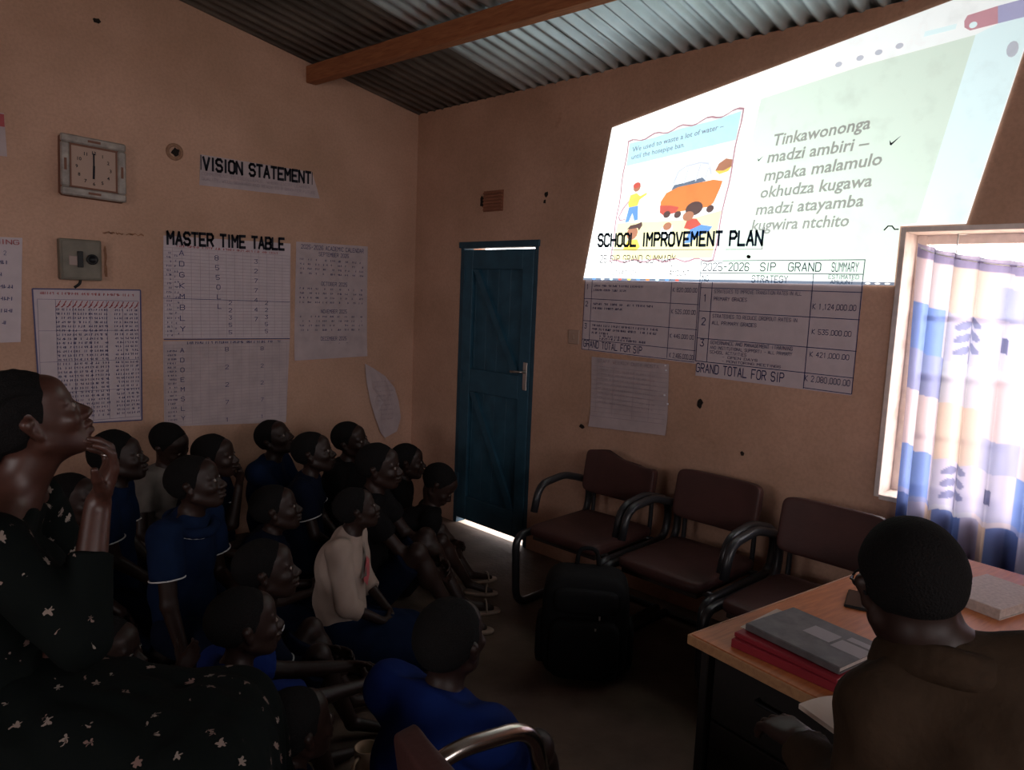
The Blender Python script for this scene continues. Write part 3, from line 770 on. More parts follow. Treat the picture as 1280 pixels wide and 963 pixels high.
strip(t, (1.402, 1.272), (1.185, 1.268), .0035, onR, d1)
for nn, zz in (('1', 1.655), ('2', 1.535), ('3', 1.425)): text_on(t, nn, 0, onR, d1, (1.96, zz), (1.94, zz), .035)
for tx, st, en, hh in (('STRATEGIES TO IMPROVE TRANSITION RATES IN ALL', (1.90, 1.700), (1.45, 1.700), .017), ('PRIMARY GRADES', (1.90, 1.662), (1.72, 1.662), .017),
                   ('STRATEGIES TO REDUCE DROPOUT RATES IN', (1.90, 1.575), (1.46, 1.575), .017), ('ALL PRIMARY GRADES', (1.90, 1.540), (1.66, 1.540), .017),
                   ('GOVERNANCE AND MANAGEMENT (TRAINING', (1.90, 1.440), (1.47, 1.440), .017), ('AND INSTITUTIONAL SUPPORT) - ALL PRIMARY', (1.90, 1.415), (1.47, 1.415), .015),
                   ('SCHOOL ACTIVITIES', (1.90, 1.392), (1.70, 1.392), .015), ('- OPEN DAYS', (1.83, 1.372), (1.64, 1.372), .012), ('- MONITORING MEETINGS', (1.83, 1.352), (1.52, 1.352), .012),
                   ('K 1,124,000.00', (1.392, 1.640), (1.20, 1.640), .024), ('K 535,000.00', (1.385, 1.525), (1.21, 1.525), .022), ('K 421,000.00', (1.385, 1.420), (1.21, 1.420), .022),
                   ('GRAND TOTAL FOR SIP', (1.972, 1.290), (1.50, 1.285), .044), ('K 2,080,000.00', (1.398, 1.305), (1.195, 1.303), .026)):
    text_on(t, tx, 0, onR, d1 + .0005, st, en, hh)
rel(t.build('handwriting', 'ink_plan', sip2), sip2_o)

ch3 = empty('wall_chart', onR((2.39, .90))); o3 = Vector(onR((2.39, .90)))
tag(ch3, 'small faint pencilled duty list hanging under the improvement plan chart', 'chart')
rel(curl_paper('paper', 0, 0, 0, 0, onR, 'paper_dim', .003, ch3, [(2.668, 1.306), (2.138, 1.312), (2.122, .925), (2.652, .893)], wave=.002, seed=5, curl=.02), o3)
t = MB(); text_on(t, 'STAFF WEEKLY DUTY ROSTA', 0, onR, .009, (2.62, 1.278), (2.20, 1.282), .018)
for i in range(12): strip(t, (2.655, 1.255 - i*.027), (2.14, 1.259 - i*.025), .0018, onR, .0085 + .0015 * max(0, i - 8))
for yy in (2.62, 2.50, 2.36, 2.25): strip(t, (yy, 1.255), (yy - .003, .98), .0018, onR, .0085)
lines(t, onR, .009, [(2.61, 2.2, 1.235 - i*.027) for i in range(8)], .007, rnd)
rel(t.build('handwriting', 'ink_grey', ch3), o3)
M['tape'] = mat('shiny_tape', (.8, .8, .85), rough=.08, spec=1.0)
for p in ((2.157, 1.303), (2.150, 1.278), (2.150, 1.142), (2.126, 1.097)):
    st_ = MB(); st_.box((XR - .012, p[0] - .005, p[1] - .004), (XR - .0105, p[0] + .005, p[1] + .004)); rel(st_.build('tape_bit', 'tape', ch3), o3)

# light switch beside the chart
sw = empty('light_switch', onR((2.812, 1.37)))
tag(sw, 'small square light switch on the wall left of the plan charts', 'switch')
M['switch_plastic'] = mat('yellowed_plastic', (.40, .27, .21), rough=.5)
b = MB(); b.box((-.010, -.042, 0), (0, .042, .085), bevel=.004); b.build('plate', 'switch_plastic', sw)
b = MB(); b.box((-.016, -.010, .028), (-.0102, .010, .056), bevel=.002); b.build('rocker', 'switch_plastic', sw)

# ---------------------------------------------------------------- things on the gable wall
# clock
ck = empty('wall_clock', (1.215, YL, 2.06), 0); ck.rotation_euler = (R(-4), R(2), 0)
tag(ck, 'square wall clock in a worn silver and brown frame', 'clock')
M['clock_silver'] = mat('scratched_silver_plastic', (.46, .40, .36), rough=.45, metal=.2, noise=.45, nscale=22)
M['clock_brown'] = mat('brown_clock_case', (.20, .085, .055), rough=.6)
M['clock_face'] = mat('pinkish_dial', (.45, .31, .25), rough=.6)
hw = .155
b = MB(); b.box((-hw, -.050, 0), (hw, -.004, .31), bevel=.012); b.build('case', 'clock_brown', ck)
fr = MB()
for lo, hi in (((-hw, -.066, 0), (hw, -.0502, .042)), ((-hw, -.066, .268), (hw, -.0502, .31)), ((-hw, -.066, .042), (-hw + .042, -.0502, .268)), ((hw - .042, -.066, .042), (hw, -.0502, .268))):
    q = MB(); q.box(lo, hi, bevel=.008); q.build('frame_bar', 'clock_silver', ck)
for lo, hi in (((-hw + .042, -.058, .044), (-hw + .050, -.0504, .266)), ((hw - .050, -.058, .044), (hw - .042, -.0504, .266)), ((-hw + .050, -.058, .258), (hw - .050, -.0504, .266)), ((-hw + .050, -.058, .044), (hw - .050, -.0504, .052))):
    q = MB(); q.box(lo, hi); q.build('inner_trim', 'clock_brown', ck)
b = MB(); b.box((-hw + .050, -.054, .052), (hw - .050, -.0503, .258)); dial = b.build('dial', 'clock_face', ck)
for hr_ in range(1, 13):
    a = math.pi/2 - hr_ * math.pi/6; V, F, wd = text_mesh(str(hr_), 0, .02)
    k = .024; nm = MB(); nm.add([(.080*math.cos(a) - wd*k/2 + v[0]*k, -.0545, .155 + .080*math.sin(a) - .008 + v[1]*k) for v in V], F); nm.build('numeral', 'ink_black', dial)
for name, a, L_, wd in (('minute_hand', 90, .078, .007), ('hour_hand', 268, .055, .010)):
    q = MB(); q.box((-.014, -.0575, -wd/2), (L_, -.0555, wd/2), Matrix.Translation((0, 0, .155)) @ Matrix.Rotation(R(-a), 4, 'Y')); q.build(name, 'ink_black', ck)
for (x_, z_, l_, v_) in ((0, .021, .03, 0), (0, .289, .03, 0), (-hw + .021, .155, .03, 1), (hw - .021, .155, .03, 1)):
    q = MB(); q.box((x_ - (.006 if v_ else l_), -.0675, z_ - (l_ if v_ else .006)), (x_ + (.006 if v_ else l_), -.0655, z_ + (l_ if v_ else .006))); q.build('frame_ornament', 'clock_brown', ck)

# switch / socket box with hanging cable
sb = empty('socket_box', (1.145, YL, 1.635)); tag(sb, 'grey metal socket and breaker box below the wall clock', 'socket')
M['box_grey'] = mat('grey_green_enamel', (.22, .19, .15), rough=.55, noise=.3, nscale=14)
M['black_plastic'] = mat('black_plastic', (.010, .010, .011), rough=.45)
b = MB(); b.box((-.098, -.055, 0), (.098, 0, .212), bevel=.006); b.build('body', 'box_grey', sb)
b = MB(); b.box((-.088, -.060, .010), (.088, -.0552, .202), bevel=.004); b.build('cover', 'box_grey', sb)
b = MB(); b.box((-.06, -.066, .075), (.0, -.0602, .125), bevel=.003); b.build('rocker', mat('pale_rocker', (.34, .25, .22), rough=.5), sb)
b = MB(); b.box((-.022, -.072, .066), (.006, -.0665, .15), bevel=.003); b.build('breaker', 'black_plastic', sb)
b = MB(); b.lathe([(.0, .0), (.027, 0), (.027, .014), (.018, .014), (.014, .004), (0, .004)], 18, Matrix.Translation((.048, -.0602, .11)) @ Matrix.Rotation(R(90), 4, 'X')); b.build('socket', 'black_plastic', sb, True)
b = MB(); b.tube(rounded([(.0, -.028, .002), (-.004, -.03, -.02), (-.03, -.03, -.04)], .012), .007, 8); b.build('cable', 'black_plastic', sb, True)

def chart(name, label, corners, m, group=None, seed=0, curl=0.0, d=.002):
    o = Vector(onL(((corners[2][0] + corners[3][0]) / 2, min(corners[2][1], corners[3][1]))))
    e = empty('wall_chart', o); tag(e, label, 'chart', group)
    rel(curl_paper('paper', 0, 0, 0, 0, onL, m, d, e, corners, wave=.0012, seed=seed, curl=curl), o)
    return e, o
# VISION STATEMENT
e, o = chart('vision', 'vision statement strip with black capital lettering on the gable wall', [(1.793, 2.388), (2.519, 2.392), (2.575, 2.228), (1.786, 2.212)], 'paper_dim', seed=11)
letters_on('VISION STATEMENT', onL, .006, (1.81, 2.305), (2.505, 2.318), .068, 1.5, 'ink_black', e, o)
t = MB()
for q in ((1.796, 2.300, 1.796, 2.385), (2.517, 2.31, 2.517, 2.39)): strip(t, (q[0], q[1]), (q[2], q[3]), .005, onL, .006)
rel(t.build('end_rules', 'ink_black', e), o)['kind'] = 'stuff'
t = MB(); text_on(t, 'COMMITMENT TO EXCELLENCE  WHERE EVERY LEARNER', 0, onL, .006, (1.80, 2.272), (2.50, 2.280), .017)
text_on(t, 'QUALITY, WELL BEHAVED AND READY TO A BRIGHTER FUTURE', 0, onL, .006, (1.80, 2.243), (2.54, 2.252), .017)
rel(t.build('handwriting', 'ink_grey', e), o)
# MASTER TIME TABLE: two sheets, one above the other
def grid_chart(t, x0, x1, z0, z1, nx, nz, d, wd=.0016):
    for i in range(nx + 1): strip(t, (x0 + (x1-x0)*i/nx, z0), (x0 + (x1-x0)*i/nx, z1), wd, onL, d)
    for j in range(nz + 1): strip(t, (x0, z0 + (z1-z0)*j/nz), (x1, z0 + (z1-z0)*j/nz), wd, onL, d)
e, o = chart('master', 'upper sheet of the master time table, under its bold title', [(1.580, 1.905), (2.367, 1.920), (2.363, 1.304), (1.566, 1.318)], 'paper', 'master time table sheets', 12)
letters_on('MASTER TIME TABLE', onL, .0075, (1.600, 1.860), (2.318, 1.878), .068, 1.5, 'ink_black', e, o)
t = MB(); grid_chart(t, 1.575, 2.36, 1.32, 1.84, 15, 26, .005)
rel(t.build('ruled_grid', 'ink_grey', e), o)
t = MB(); strip(t, (1.57, 1.313), (2.362, 1.306), .006, onL, .0055); strip(t, (1.572, 1.55), (2.362, 1.545), .003, onL, .0055)
for i, c in enumerate('ADGKMBLY'): text_on(t, c, 0, onL, .0055, (1.665, 1.80 - i*.063), (1.69, 1.80 - i*.063), .028)
for i, c in enumerate('8550LL'): text_on(t, c, 0, onL, .0055, (1.872 + .003*i, 1.785 - i*.058), (1.893 + .003*i, 1.785 - i*.058), .026)
for i, c in enumerate('3277447'): text_on(t, c, 0, onL, .0055, (2.12, 1.78 - i*.06), (2.14, 1.78 - i*.06), .024)
for i, c in enumerate('22355'): text_on(t, c, 0, onL, .0055, (1.955, 1.52 - i*.045), (1.973, 1.52 - i*.045), .022); text_on(t, c, 0, onL, .0055, (2.19, 1.525 - i*.045), (2.208, 1.525 - i*.045), .022)
for j in range(20): scribble(t, (1.590, 1.33 + j*.025), (1.62, 1.33 + j*.025), .012, onL, .0055, rnd)
for j in range(16): scribble(t, (1.635, 1.34 + j*.03), (1.66, 1.34 + j*.03), .012, onL, .0055, rnd)
rel(t.build('handwriting', 'ink_blue', e), o)
t = MB(); lines(t, onL, .0055, [(1.65, 2.28, 1.845)], .014, rnd); rel(t.build('red_heading', 'ink_red', e), o)
e, o = chart('master', 'lower sheet of the master time table, just above the pupils\' heads', [(1.566, 1.302), (2.363, 1.300), (2.335, .751), (1.563, .800)], 'paper_dim', 'master time table sheets', 13)
t = MB(); grid_chart(t, 1.572, 2.34, .80, 1.28, 15, 24, .005); rel(t.build('ruled_grid', 'ink_grey', e), o)
t = MB(); lines(t, onL, .0055, [(1.70, 2.3, 1.282)], .015, rnd)
for i, c in enumerate('ADOEMSLY'): text_on(t, c, 0, onL, .0055, (1.662, 1.235 - i*.058), (1.682, 1.235 - i*.058), .024)
for i, c in enumerate('82271'): text_on(t, c, 0, onL, .0055, (1.93, 1.235 - i*.11), (1.95, 1.235 - i*.11), .024); text_on(t, c, 0, onL, .0055, (2.16, 1.235 - i*.11), (2.178, 1.235 - i*.11), .022)
for j in range(18): scribble(t, (1.587, .83 + j*.024), (1.64, .83 + j*.024), .011, onL, .0055, rnd)
rel(t.build('handwriting', 'ink_blue', e), o)
# school calendar
e, o = chart('calendar', 'narrow school calendar sheet with months, right of the master time table', [(2.406, 1.936), (2.955, 1.945), (2.961, 1.172), (2.392, 1.160)], 'paper_dim', seed=14, curl=.01)
t = MB(); text_on(t, '2025-2026 ACADEMIC CALENDAR', 0, onL, .006, (2.44, 1.895), (2.92, 1.897), .026); text_on(t, 'SEPTEMBER 2025', 0, onL, .006, (2.57, 1.855), (2.80, 1.856), .024)
for mth, z in (('OCTOBER 2025', 1.66), ('NOVEMBER 2025', 1.475), ('DECEMBER 2025', 1.29)): text_on(t, mth, 0, onL, .006, (2.59, z), (2.79, z), .024)
for z in (1.82, 1.79, 1.76, 1.73, 1.63, 1.60, 1.57, 1.54, 1.445, 1.415, 1.385, 1.355, 1.26, 1.235, 1.21):
    for i in range(9): scribble(t, (2.43 + i*.057, z), (2.43 + i*.057 + .034, z), .013, onL, .006, rnd, .7)
rel(t.build('handwriting', 'ink_blue', e), o)
# attendance chart left of the box, wood strip along its top and right edges
e, o = chart('register', 'dense blue figures table chart hanging under the socket box', [(.930, 1.582), (1.449, 1.592), (1.441, .852), (.945, .870)], 'paper', seed=15)
t = MB()
for r_ in range(27):
    z = 1.47 - r_*.0222
    for c in range(16):
        if 9.5 < c < 10.5: continue
        scribble(t, (1.03 + c*.0255, z + .002), (1.03 + c*.0255 + .019, z + .002), .0125, onL, .006, rnd, .95)
rel(t.build('figures', 'ink_blue', e), o)
t = MB(); lines(t, onL, .006, [(.96, 1.43, 1.555)], .014, rnd)
for c in range(16): strip(t, (1.035 + c*.0255, 1.49), (1.055 + c*.0255, 1.525), .004, onL, .006); strip(t, (1.03 + c*.0255, 1.49), (1.05 + c*.0255, 1.505), .004, onL, .006)
rel(t.build('red_heading', 'ink_red', e), o)
t = MB()
for a, b in (((.930, 1.582), (1.449, 1.592)), ((1.449, 1.592), (1.441, .852)), ((1.441, .852), (.945, .870)), ((.930, 1.582), (.945, .870))): strip(t, a, b, .007, onL, .006)
grid_chart(t, .95, 1.435, .875, 1.53, 6, 4, .0055, .0015)
rel(t.build('ruled_border', 'ink_blue', e), o)
# partly seen chart at the far left and the corner of another above it
e, o = chart('list', 'pale list chart with a red heading beside the figures table', [(.40, 1.820), (.897, 1.835), (.870, 1.310), (.40, 1.300)], 'paper', seed=16)
t = MB(); text_on(t, 'WEEKLY CLEANING', 0, onL, .006, (.45, 1.79), (.88, 1.80), .022); rel(t.build('red_heading', 'ink_red', e), o)
t = MB(); text_on(t, '2', 0, onL, .006, (.815, 1.745), (.825, 1.745), .02)
for j in range(6): scribble(t, (.79, 1.70 - j*.06), (.85, 1.70 - j*.06), .018, onL, .006, rnd); scribble(t, (.45, 1.70 - j*.06), (.75, 1.70 - j*.06), .018, onL, .006, rnd)
rel(t.build('handwriting', 'ink_blue', e), o)
e, o = chart('notice', 'small notice with a red upper edge left of the clock', [(.45, 2.425), (.842, 2.43), (.848, 2.225), (.45, 2.22)], 'paper_dim', seed=17)
t = MB(); strip(t, (.45, 2.39), (.842, 2.395), .06, onL, .006); rel(t.build('red_band', 'ink_red', e), o)
# torn sheet hanging off the wall near the corner
e = empty('torn_paper', onL((3.1, .58))); o = Vector(onL((3.1, .58)))
tag(e, 'torn crumpled sheet peeling off the wall near the room corner', 'paper')
V = []; F = []; tp = [(2.942, 1.12), (3.02, 1.08), (3.12, 1.02), (3.20, .93), (3.245, .82), (3.26, .70), (3.22, .60), (3.12, .56), (3.08, .60), (3.03, .72), (2.99, .85), (2.955, 1.0)]
rr = random.Random(9); cc = (3.10, .83)
for ring, q in ((1.0, 0), (.66, 1), (.33, 2)):
    for p in tp: V.append(onL((cc[0] + (p[0]-cc[0])*ring, cc[1] + (p[1]-cc[1])*ring), .006 + .03*max(0, (1.05 - p[1])) * ring + rr.uniform(0, .012)))
V.append(onL(cc, .02)); nT = len(tp)
for r_ in range(2):
    for i in range(nT): j = (i+1) % nT; F.append((r_*nT+i, r_*nT+j, (r_+1)*nT+j, (r_+1)*nT+i))
for i in range(nT): F.append((2*nT+i, 2*nT+(i+1) % nT, 3*nT))
rel(obj('sheet', V, F, 'paper_dim', e), o)
t = MB()
lines(t, onL, .034, [(3.0 + j*.01, 3.18, .98 - j*.035) for j in range(9)], .010, rnd); rel(t.build('handwriting', 'ink_grey', e), o)

# ---------------------------------------------------------------- curtain
cur = empty('curtain', (XR - .05, .35, .60)); tag(cur, 'sheer blue and white patterned curtain gathered on a sagging wire', 'curtain')
cm = bpy.data.materials.new('sheer_printed_cloth'); cm.use_nodes = True
nt = cm.node_tree; nt.nodes.remove(nt.nodes['Principled BSDF'])
at = nt.nodes.new('ShaderNodeVertexColor'); at.layer_name = 'print'
tl = nt.nodes.new('ShaderNodeBsdfTranslucent'); df = nt.nodes.new('ShaderNodeBsdfDiffuse'); tp_ = nt.nodes.new('ShaderNodeBsdfTransparent')
m1 = nt.nodes.new('ShaderNodeMixShader'); m1.inputs[0].default_value = .25
m2 = nt.nodes.new('ShaderNodeMixShader'); m2.inputs[0].default_value = .055
dk = nt.nodes.new('ShaderNodeMixRGB'); dk.blend_type = 'MULTIPLY'; dk.inputs[0].default_value = 1; dk.inputs[2].default_value = (.55, .50, .55, 1)
nt.links.new(at.outputs['Color'], dk.inputs[1]); nt.links.new(dk.outputs[0], tl.inputs[0])
for s_ in (df, tp_): nt.links.new(at.outputs['Color'], s_.inputs[0])
nt.links.new(tl.outputs[0], m1.inputs[1]); nt.links.new(df.outputs[0], m1.inputs[2])
nt.links.new(m1.outputs[0], m2.inputs[1]); nt.links.new(tp_.outputs[0], m2.inputs[2])
nt.links.new(m2.outputs[0], nt.nodes['Material Output'].inputs[0])
M['curtain'] = cm
CY1, CY0 = .945, -.27
def wire_z(y):
    t = (CY1 - y) / (CY1 - CY0); return 1.925 - .095 * (4 * t * (1 - t)) ** .8 + .02 * t
def print_color(u, v):
    """cloth print: u metres across, v metres below the wire"""
    base = (.90, .82, .84)
    vv = v % .56; col = int(u // .17); uu = u % .17
    if .22 < vv < .40:
        base = (.74, .76, .92)
        if col % 3 == 0: base = (.30, .47, .90) if uu < .13 else (.74, .74, .86)
        if col % 3 == 2 and .05 < uu < .10 and .28 < vv < .335: base = (.22, .24, .40)
        if col % 3 == 1:                            # leaf sprig
            for q in range(3):
                for sg in (-1, 1):
                    cx, cy = .085 + sg*.030, .25 + q*.048 - .01*sg
                    a = (uu - cx)*.8*sg + (vv - cy)*.6; b2 = -(uu - cx)*.6*sg + (vv - cy)*.8
                    if (a/.030)**2 + (b2/.014)**2 < 1: base = (.34, .38, .58)
            if abs(uu - .085) < .0035: base = (.42, .45, .62)
    elif vv <= .22:
        base = (.92, .80, .68) if col % 3 == 1 else base
        if col % 3 == 2 and vv > .10: base = (.55, .62, .85)
    else:
        base = (.42, .50, .78) if col % 3 == 0 else ((.80, .84, .92) if col % 3 == 1 else base)
    if v > .98:                                     # striped lower border
        base = ((.14, .22, .48), (.55, .55, .72), (.80, .62, .48), (.20, .28, .55))[int(u / .062) % 4]
    if v < .05: base = (.36, .34, .52) if v > .012 else (.55, .52, .66)
    return base
NU, NV = 300, 250
V = []; F = []; CC = []
for j in range(NV + 1):
    t = j / NV
    for i in range(NU + 1):
        s = i / NU; y = CY1 + (CY0 - CY1) * s
        zt = wire_z(y); zb_ = .52 + .02 * math.sin(5 * s)
        amp = .020 + .026 * t
        ph = 2*math.pi*(s*13 + .35*math.sin(s*9) + .06*math.sin(3*t + 5*s))
        x = XR - .075 + amp * math.sin(ph) + .010*math.sin(ph*.37 + 2*t)
        yy = y + .012 * math.cos(ph) * (1 - .4*t) + .03 * t * (1 - 2*s) * -.6
        V.append((x - (XR - .05), yy - .35, zt + (zb_ - zt)*t - .60))
        CC.append(print_color(s * (CY1 - CY0) * 1.25, (zt - .6) * t + .0))
for j in range(NV):
    for i in range(NU):
        a = j*(NU+1)+i; F.append((a, a+1, a+NU+2, a+NU+1))
cl = obj('cloth', V, F, 'curtain', cur, True)
ca = cl.data.color_attributes.new('print', 'FLOAT_COLOR', 'POINT')
ca.data.foreach_set('color', np.array([(*c, 1) for c in CC], dtype=np.float32).ravel())
wr_ = MB(); wr_.tube([(XR - .075 - (XR - .05), y - .35, wire_z(y) - .02 - .60) for y in np.linspace(CY1, CY0, 30)], .0025, 6)
wr_.build('wire', 'steel', cur)
for y in (.82, .52, .15):
    h_ = MB(); h_.tube([(-.005, y - .35, wire_z(y) - .62), (-.005, y - .35, WZ1 - .60 - .03), (.12, y - .35, WZ1 - .60 - .02)], .0025, 6); h_.build('hanging_string', 'steel', cur)

# ---------------------------------------------------------------- furniture
M['vinyl'] = mat('brown_vinyl', (0.066, 0.026, 0.023), rough=.5, noise=.25, nscale=9, bump=.1, bscale=80)
M['frame_black'] = mat('black_enamel_tube', (0.020, 0.020, 0.023), rough=.35, spec=.5)
M['board_under'] = mat('seat_underside', (0.03, 0.018, 0.015), rough=.9)
M['chrome_worn'] = mat('worn_chrome_tube', (0.55, 0.48, 0.43), rough=.22, metal=1.0)

def superq(c, r, e1=.3, e2=.3, mtx=None, nu=28, nv=14):
    """a rounded box (superquadric)"""
    P = lambda x, e: math.copysign(abs(x) ** e, x)
    V = []; F = []
    for j in range(nv + 1):
        a = -math.pi/2 + math.pi*j/nv
        for i in range(nu):
            b = -math.pi + 2*math.pi*i/nu
            p = Vector((c[0] + r[0]*P(math.cos(a), e1)*P(math.cos(b), e2), c[1] + r[1]*P(math.cos(a), e1)*P(math.sin(b), e2), c[2] + r[2]*P(math.sin(a), e1)))
            V.append(mtx @ p if mtx else p)
    for j in range(nv):
        for i in range(nu):
            i2 = (i+1) % nu; F.append((j*nu+i, j*nu+i2, (j+1)*nu+i2, (j+1)*nu+i))
    return V, F

def make_chair(loc, rz, label, sag=0.0, tubes='frame_black', group='brown visitor chairs along the wall'):
    """cantilever visitor chair; local +x is the way it faces"""
    c = empty('visitor_chair', loc, rz); tag(c, label, 'chair', group)
    for sg in (-1, 1):
        y = sg * .265
        path = [(-.24, y, .019), (.30, y, .019), (.32, y, .40), (-.28, y*.99, .395), (-.305, y, .60), (-.06, y, .668), (.15, y, .645), (.185, y, .50)]
        m_ = MB(); m_.tube(rounded(path, [.09, .075, .08, .13, .05, .10], 6), .0205, 10); m_.build('side_tube', tubes, c, True)
    for x, z in ((-.24, .019), (.20, .395), (-.20, .395)):
        m_ = MB(); m_.tube([(x, -.265, z), (x, .265, z)], .014, 8); m_.build('cross_tube', tubes, c, True)
    V, F = superq((.03, 0, .432), (.262, .228, .034), .45, .22); obj('seat', V, F, 'vinyl', c, True)
    m_ = MB(); m_.box((-.20, -.20, .383), (.26, .20, .402)); m_.build('seat_board', 'board_under', c)
    mt = Matrix.Translation((-.205, 0, .69)) @ Matrix.Rotation(R(-9), 4, 'Y')
    V, F = superq((0, 0, 0), (.028, .225, .125), .25, .2, None, 36, 18)
    V2 = []
    for p in V:
        q = p.copy()
        if sag and q.z > 0:
            t = (q.y / .225 + 1) / 2; q.z -= sag * (q.z / .125) * (.5 + .5*math.tanh((t - .45) * 6)) + .006*math.sin(t*17)*(q.z/.125)
        q.x += -.02 * (1 - (q.y / .225) ** 2)
        V2.append(mt @ q)
    obj('backrest', V2, F, 'vinyl', c, True)
    for sg in (-1, 1):
        m_ = MB(); m_.tube(rounded([(-.235, sg*.19, .40), (-.245, sg*.19, .50), (-.245, sg*.19, .66)], .05), .012, 8); m_.build('back_support', tubes, c, True)
    return c
make_chair((2.985, 2.285, 0), math.pi + R(1.5), 'brown armchair with a sagging torn backrest, next to the blue door', .045)
make_chair((2.975, 1.702, 0), math.pi + R(-1), 'brown armchair with a straight backrest, second from the blue door')
make_chair((2.900, 1.122, 0), math.pi + R(-2), 'brown armchair between the desk and the window wall')

# backpack
bp_ = empty('backpack', (2.440, 1.890, 0), R(-142)); tag(bp_, 'black backpack standing on the floor before the brown chairs', 'bag')
M['nylon'] = mat('black_nylon', (0.0075, 0.0075, 0.0085), rough=.75, noise=.2, bump=.2, bscale=25, spec=.15)
V, F = superq((0, 0, .235), (.125, .19, .235), .42, .35); obj('body', V, F, 'nylon', bp_, True)
V, F = superq((.115, 0, .165), (.055, .15, .135), .4, .35); pk = obj('front_pocket', V, F, 'nylon', bp_, True)
V, F = superq((.10, 0, .37), (.05, .14, .055), .45, .4); obj('upper_pocket', V, F, 'nylon', bp_, True)
for sg in (-1, 1):
    V, F = superq((0, sg*.185, .15), (.07, .03, .11), .5, .4); obj('side_pocket', V, F, 'nylon', bp_, True)
    m_ = MB(); m_.tube(rounded([(-.11, sg*.07, .42), (-.19, sg*.08, .36), (-.185, sg*.11, .16), (-.11, sg*.14, .06)], .06), .022, 8, squash=.3); m_.build('shoulder_strap', 'nylon', bp_, True)
m_ = MB(); m_.tube(rounded([(-.06, -.05, .455), (-.07, -.04, .54), (-.07, .04, .54), (-.06, .05, .455)], .035), .010, 8); m_.build('carry_handle', 'nylon', bp_, True)
for (y_, z_) in ((.06, .33), (.045, .275)):
    m_ = MB(); m_.box((.163, y_ - .004, z_ - .018), (.167, y_ + .004, z_), bevel=.001); m_.build('zip_pull', 'steel', bp_)

# desk
M['desk_top'] = wood('varnished_desk_top', (0.54, 0.18, 0.062), (0.38, 0.118, 0.042), rough=.42, scale=5, stretch=(2, 16, 16), spec=.3)
M['desk_body'] = wood('dark_desk_body', (0.012, 0.009, 0.008), (0.008, 0.006, 0.005), rough=.6)
M['desk_edge'] = wood('pale_desk_edge', (0.46, 0.25, 0.12), (0.36, 0.18, 0.09), rough=.5)
DA = R(-9)
desk = empty('desk', (1.704, .959, 0), DA); tag(desk, 'large varnished wooden desk with dark panels, covered with books', 'desk')
DL, DW = 1.38, 1.30       # depth away from the sitter, width
b = MB(); b.box((.002, -DW, .724), (DL, -.002, .750), bevel=.004); b.build('top', 'desk_top', desk)
b = MB(); b.box((-.004, -DW, .722), (.0018, 0, .7495), bevel=.002); b.build('front_edging', 'desk_edge', desk)
b = MB(); b.box((-.004, -.0018, .722), (DL, .004, .7495), bevel=.002); b.build('side_edging', 'desk_edge', desk)
b = MB(); b.box((.03, -.045, 0), (DL - .04, -.02, .7235), bevel=.003); b.build('side_panel', 'desk_body', desk)
b = MB(); b.box((.03, -DW + .02, 0), (DL - .04, -DW + .045, .7235), bevel=.003); b.build('side_panel', 'desk_body', desk)
b = MB(); b.box((DL - .07, -DW + .046, .12), (DL - .05, -.046, .7235), bevel=.003); b.build('modesty_panel', 'desk_body', desk)
b = MB(); b.box((.06, -.46, .08), (.62, -.046, .7235), bevel=.003); ped = b.build('pedestal', 'desk_body', desk)
for z0, z1 in ((.09, .30), (.31, .51), (.52, .715)):
    b = MB(); b.box((.046, -.452, z0), (.0598, -.054, z1), bevel=.003); dr = b.build('drawer', 'desk_body', desk)
    b = MB(); b.tube(rounded([(.046, -.30, z1 - .07), (.025, -.30, z1 - .07), (.025, -.20, z1 - .07), (.046, -.20, z1 - .07)], .012), .005, 8); b.build('handle', 'black_plastic', dr, True)

# ledgers and folders on the desk
def dloc(u, v, z=.75):
    return (1.704 + u*math.cos(DA) - v*math.sin(DA), .959 + u*math.sin(DA) + v*math.cos(DA), z)
M['red_cloth'] = mat('red_book_cloth', (0.30, 0.022, 0.035), rough=.55, noise=.2)
M['grey_cover'] = mat('grey_marbled_cover', (0.15, 0.135, 0.14), rough=.6, noise=.4, nscale=30)
M['page_edge'] = mat('page_edges', (0.55, 0.46, 0.42), rough=.9, noise=.25, nscale=90)
M['cream_page'] = mat('cream_page', (0.66, 0.55, 0.47), rough=.9, noise=.06)
M['label_grey'] = mat('pale_grey_label', (0.34, 0.31, 0.32), rough=.8)
def book(name, label, cat, loc, rz, lx, ly, th, cover, group=None, page='page_edge'):
    b_ = empty(name, loc, rz); tag(b_, label, cat, group)
    m_ = MB(); m_.box((-lx/2, -ly/2, 0), (lx/2, ly/2, .003), bevel=.001); m_.build('back_cover', cover, b_)
    m_ = MB(); m_.box((-lx/2 + .004, -ly/2 + .005, .0032), (lx/2 - .005, ly/2 - .005, th - .0032)); m_.build('pages', page, b_)
    m_ = MB(); m_.box((-lx/2, -ly/2, th - .003), (lx/2, ly/2, th), bevel=.001); fc = m_.build('front_cover', cover, b_)
    m_ = MB(); m_.box((-lx/2 - .004, -ly/2, .0), (-lx/2 - .0002, ly/2, th), bevel=.0015); m_.build('spine', cover, b_)
    return b_, fc, th
bk, fc, th = book('ledger', 'red hardback ledger at the bottom of the pile on the desk', 'book', dloc(.17, -.245), DA + R(4), .235, .295, .022, 'red_cloth', 'books piled on the desk')
bk, fc, th = book('ledger', 'thin red folder in the middle of the pile on the desk', 'book', dloc(.175, -.242, .7721), DA + R(1), .225, .285, .012, 'red_cloth', 'books piled on the desk')
